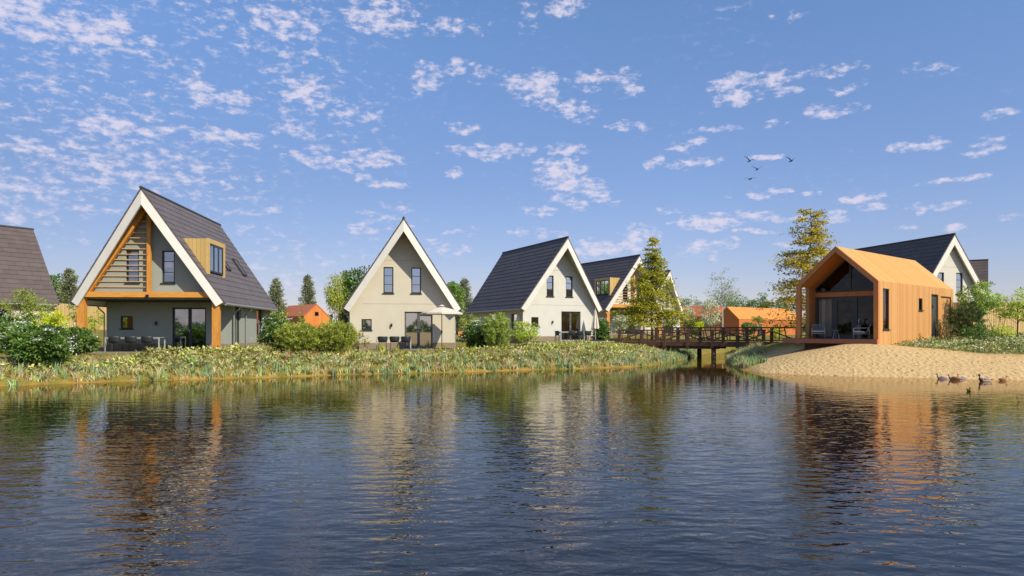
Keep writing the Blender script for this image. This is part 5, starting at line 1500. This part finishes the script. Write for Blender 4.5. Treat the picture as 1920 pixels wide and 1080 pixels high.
COVER = [(.42, .43, .10), (.56, .54, .17), (.33, .37, .07), (.34, .36, .08), (.22, .18, .05), (.60, .54, .28)]
g = np.random.default_rng(200)
lim_up = lambda X: np.interp(X, [-24, -14, -11, -9.5, -4, -1.5, 1, 6, 12], [4.6, 5.2, 4.6, 3.2, 2.6, 4.6, 10.0, 11.5, 8])
X, Y, Z, d = scatter(26000, -22, 13.5, 26, 56, lambda X, Y, d, u: (d > .9) & (d < lim_up(X)) & free(X, Y) & (u < .55 + .35 * hash_noise(X, Y, 1.3, 31)) & (X < 12.2 + .0 * Y) & ((X > -16.8) | (d < 1.6)) & (Y < 53.5), g)
cover('ground_cover', 'pale yellow green leafy ground cover on the left bank before the houses', X, Y, Z, g, 12, .165, COVER, .2, np.interp(X, [-15, -11, -10, -2, 1, 7, 9], [.36, .34, .16, .16, .24, .24, .18]) * (1 + .5 * hash_noise(X, Y, 1.9, 78)))
X, Y, Z, d = scatter(7000, 20.5, 46, 33.5, 50, lambda X, Y, d, u: (sandness(X, Y) < .5) & (d > 2.5) & (u < .75 + .4 * hash_noise(X, Y, .9, 33)) & ((X - 19.33) * .6646 - (Y - 37.1) * .7472 > .25) & (Y < 47), g)
cover('ground_cover', 'pale green leafy ground cover on the slope beside the orange cabin', X, Y, Z, g, 13, .13, [(.42, .45, .2), (.5, .52, .28), (.28, .32, .1), (.16, .2, .06)], .18, .24)


def reeds(name, label, X, Y, Z, g, blades, hgt, cols, width=.028, lean=.5, kind='stuff', cat='grass', seg=3):
    n = len(X); ci = np.repeat(np.arange(n), blades); k = len(ci)
    a = g.uniform(0, 6.28, k); h = hgt * g.uniform(.5, 1.15, n)[ci] * g.uniform(.55, 1.1, k); ln = lean * g.uniform(.2, 1.2, k)
    pc = tints(n, cols, g, .18)[ci] * (1 + g.normal(0, .12, (k, 1)))
    B = np.stack([X[ci] + g.normal(0, .05, k), Y[ci] + g.normal(0, .05, k), Z[ci] - .03], 1)
    sd_ = np.stack([-np.sin(a), np.cos(a), np.zeros(k)], 1); face = g.uniform(0, 6.28, k); sd_ = np.stack([np.cos(face), np.sin(face), np.zeros(k)], 1)
    rows = []
    for j in range(seg + 1):
        f = j / seg; w = width * (1 - f ** 1.5) + .002
        p = B + np.stack([np.cos(a) * ln * h * f ** 2, np.sin(a) * ln * h * f ** 2, h * (f - .18 * ln * f ** 2)], 1)
        rows.append(np.stack([p - sd_ * w / 2, p + sd_ * w / 2], 1))
    V = np.stack(rows, 1).reshape(k, (seg + 1) * 2, 3)
    nv = (seg + 1) * 2
    base = (np.arange(k) * nv)[:, None, None]; q = np.array([[2 * j, 2 * j + 1, 2 * j + 3, 2 * j + 2] for j in range(seg)])[None]
    Fc = (base + q).reshape(-1, 4)
    me = bpy.data.meshes.new(name); me.vertices.add(k * nv); me.vertices.foreach_set('co', V.astype(np.float32).ravel())
    me.loops.add(Fc.size); me.loops.foreach_set('vertex_index', Fc.astype(np.int32).ravel())
    me.polygons.add(len(Fc)); me.polygons.foreach_set('loop_start', np.arange(0, Fc.size, 4, dtype=np.int32)); me.polygons.foreach_set('loop_total', np.full(len(Fc), 4, dtype=np.int32)); me.update(calc_edges=True)
    ca = me.color_attributes.new('tint', 'FLOAT_COLOR', 'POINT'); cc = np.ones((k, nv, 4), np.float32); cc[:, :, :3] = np.clip(pc, .005, .9)[:, None, :]; ca.data.foreach_set('color', cc.ravel())
    me.materials.append(m_leaf_dry); o = bpy.data.objects.new(name, me); COL.objects.link(o); tag(o, label, cat, kind=kind); return o


STRAW = [(.62, .54, .24), (.68, .58, .32), (.50, .48, .16), (.66, .48, .28), (.44, .44, .12), (.26, .2, .06), (.52, .56, .22)]
BLUEG = [(.30, .43, .21), (.36, .50, .26), (.22, .34, .14), (.42, .50, .20)]
X, Y, Z, d = scatter(60000, -23, 16.5, 25, 68, lambda X, Y, d, u: (d > .10) & (d < 2.6) & (u < .68 + .3 * hash_noise(X, Y, 2.2, 91)) & ((X < 12.3 + (Y - 40) * .36) | (d < 1.0) & (Y > 38.5)), g)
reeds('reed_grass', 'straw coloured grass tufts along the left shore', X, Y, Z, g, 12, .36, STRAW, .042, .75)
X, Y, Z, d = scatter(60000, -23, 16.5, 25, 68, lambda X, Y, d, u: (d > -.05) & (d < 1.5) & (u < .13 * (1 + 1.2 * hash_noise(X, Y, 1.2, 44))) & ((X < 12.3 + (Y - 40) * .36) | (d < 1.4) & (Y > 38)), g)
reeds('sedge', 'blue green sedge tufts at the edge of the water', X, Y, Z, g, 11, .56, BLUEG, .042, .4)
X, Y, Z, d = scatter(9000, 11.5, 17.5, 37.5, 66, lambda X, Y, d, u: (d > 0) & (d < 2.2) & (X > 12.6 + (Y - 38) * .19) & (u < .5) & (sandness(X, Y) < .6), g)
reeds('reed_grass', 'mixed green reeds on the bank left of the beach under the bridge', X, Y, Z, g, 12, .55, STRAW + BLUEG, .034, .5)
X, Y, Z, d = scatter(1500, -12, 8, 34, 55, lambda X, Y, d, u: (d > 2.2) & (d < 8) & free(X, Y) & (u < .10), g)
reeds('yellow_herbs', 'yellow green upright herbs among the ground cover', X, Y, Z, g, 12, .6, [(.42, .42, .06), (.5, .48, .1), (.36, .38, .05)], .035, .4)
# short lawn
X, Y, Z, d = scatter(42000, -34, 30, 32, 95, lambda X, Y, d, u: (d > .5) & free(X, Y) & (sandness(X, Y) < .3) & (u < np.clip(1.6 - Y / 70, .15, 1)), g)
reeds('lawn_grass', 'short olive lawn grass between the houses', X, Y, Z, g, 5, .09, [(.24, .20, .04), (.30, .25, .06), (.18, .16, .03)], .02, .6, seg=2)

# pale stones at the foot of the big flowering bush
for i, (px, Y_, s_, lab) in enumerate(((40, 29.5, .09, 'left pale stone at the foot of the large flowering bush'), (75, 29.3, .10, 'middle pale stone at the foot of the large flowering bush'), (108, 29.6, .085, 'right pale stone at the foot of the large flowering bush'))):
    m = MB(); r_ = random.Random(i); n_ = 9; rings = []
    prof = [(0, 1.0), (.35, 1.08), (.7, .85), (.95, .4)]
    for (zz, k_) in prof:
        rings.append([(math.cos(2 * PI * j / n_) * s_ * k_ * r_.uniform(.8, 1.15), math.sin(2 * PI * j / n_) * s_ * k_ * r_.uniform(.8, 1.15), zz * s_ * 1.9) for j in range(n_)])
    vs = [p for r in rings for p in r]
    fs = [(a * n_ + j, a * n_ + (j + 1) % n_, (a + 1) * n_ + (j + 1) % n_, (a + 1) * n_ + j) for a in range(3) for j in range(n_)] + [tuple(3 * n_ + j for j in range(n_))]
    m.add(vs, fs); o = m.build('stone', m_stone, None); o.location = P(px, Y_, -.03); tag(o, lab, 'stone', 'pale stones by the flowering bush')

# far wood closing the horizon; unseen rear half added to darken glass reflections
g = np.random.default_rng(300); n = 60000
a = g.uniform(-3.14, 3.14, n); rr_ = g.uniform(300, 330, n); X = np.sin(a) * rr_; Y = np.cos(a) * rr_
top = 4.5 + 2.2 * np.sin(a * 31) * np.sin(a * 83 + 1) + 1.2 * np.sin(a * 190)
Z = g.random(n) ** .8 * top + 1
o = leaf_object('woodland_reflection_ring', m_leaf, np.stack([X, Y, Z], 1), g.normal(0, 1, (n, 3)), g.normal(0, 1, (n, 3)), 1.7 * g.uniform(.6, 1.3, n), 1.1 * g.uniform(.6, 1.3, n), tints(n, GREEN_D, g, .2))
tag(o, 'low dark woodland round the horizon, its unseen rear half added to darken reflections', 'woodland', kind='stuff')
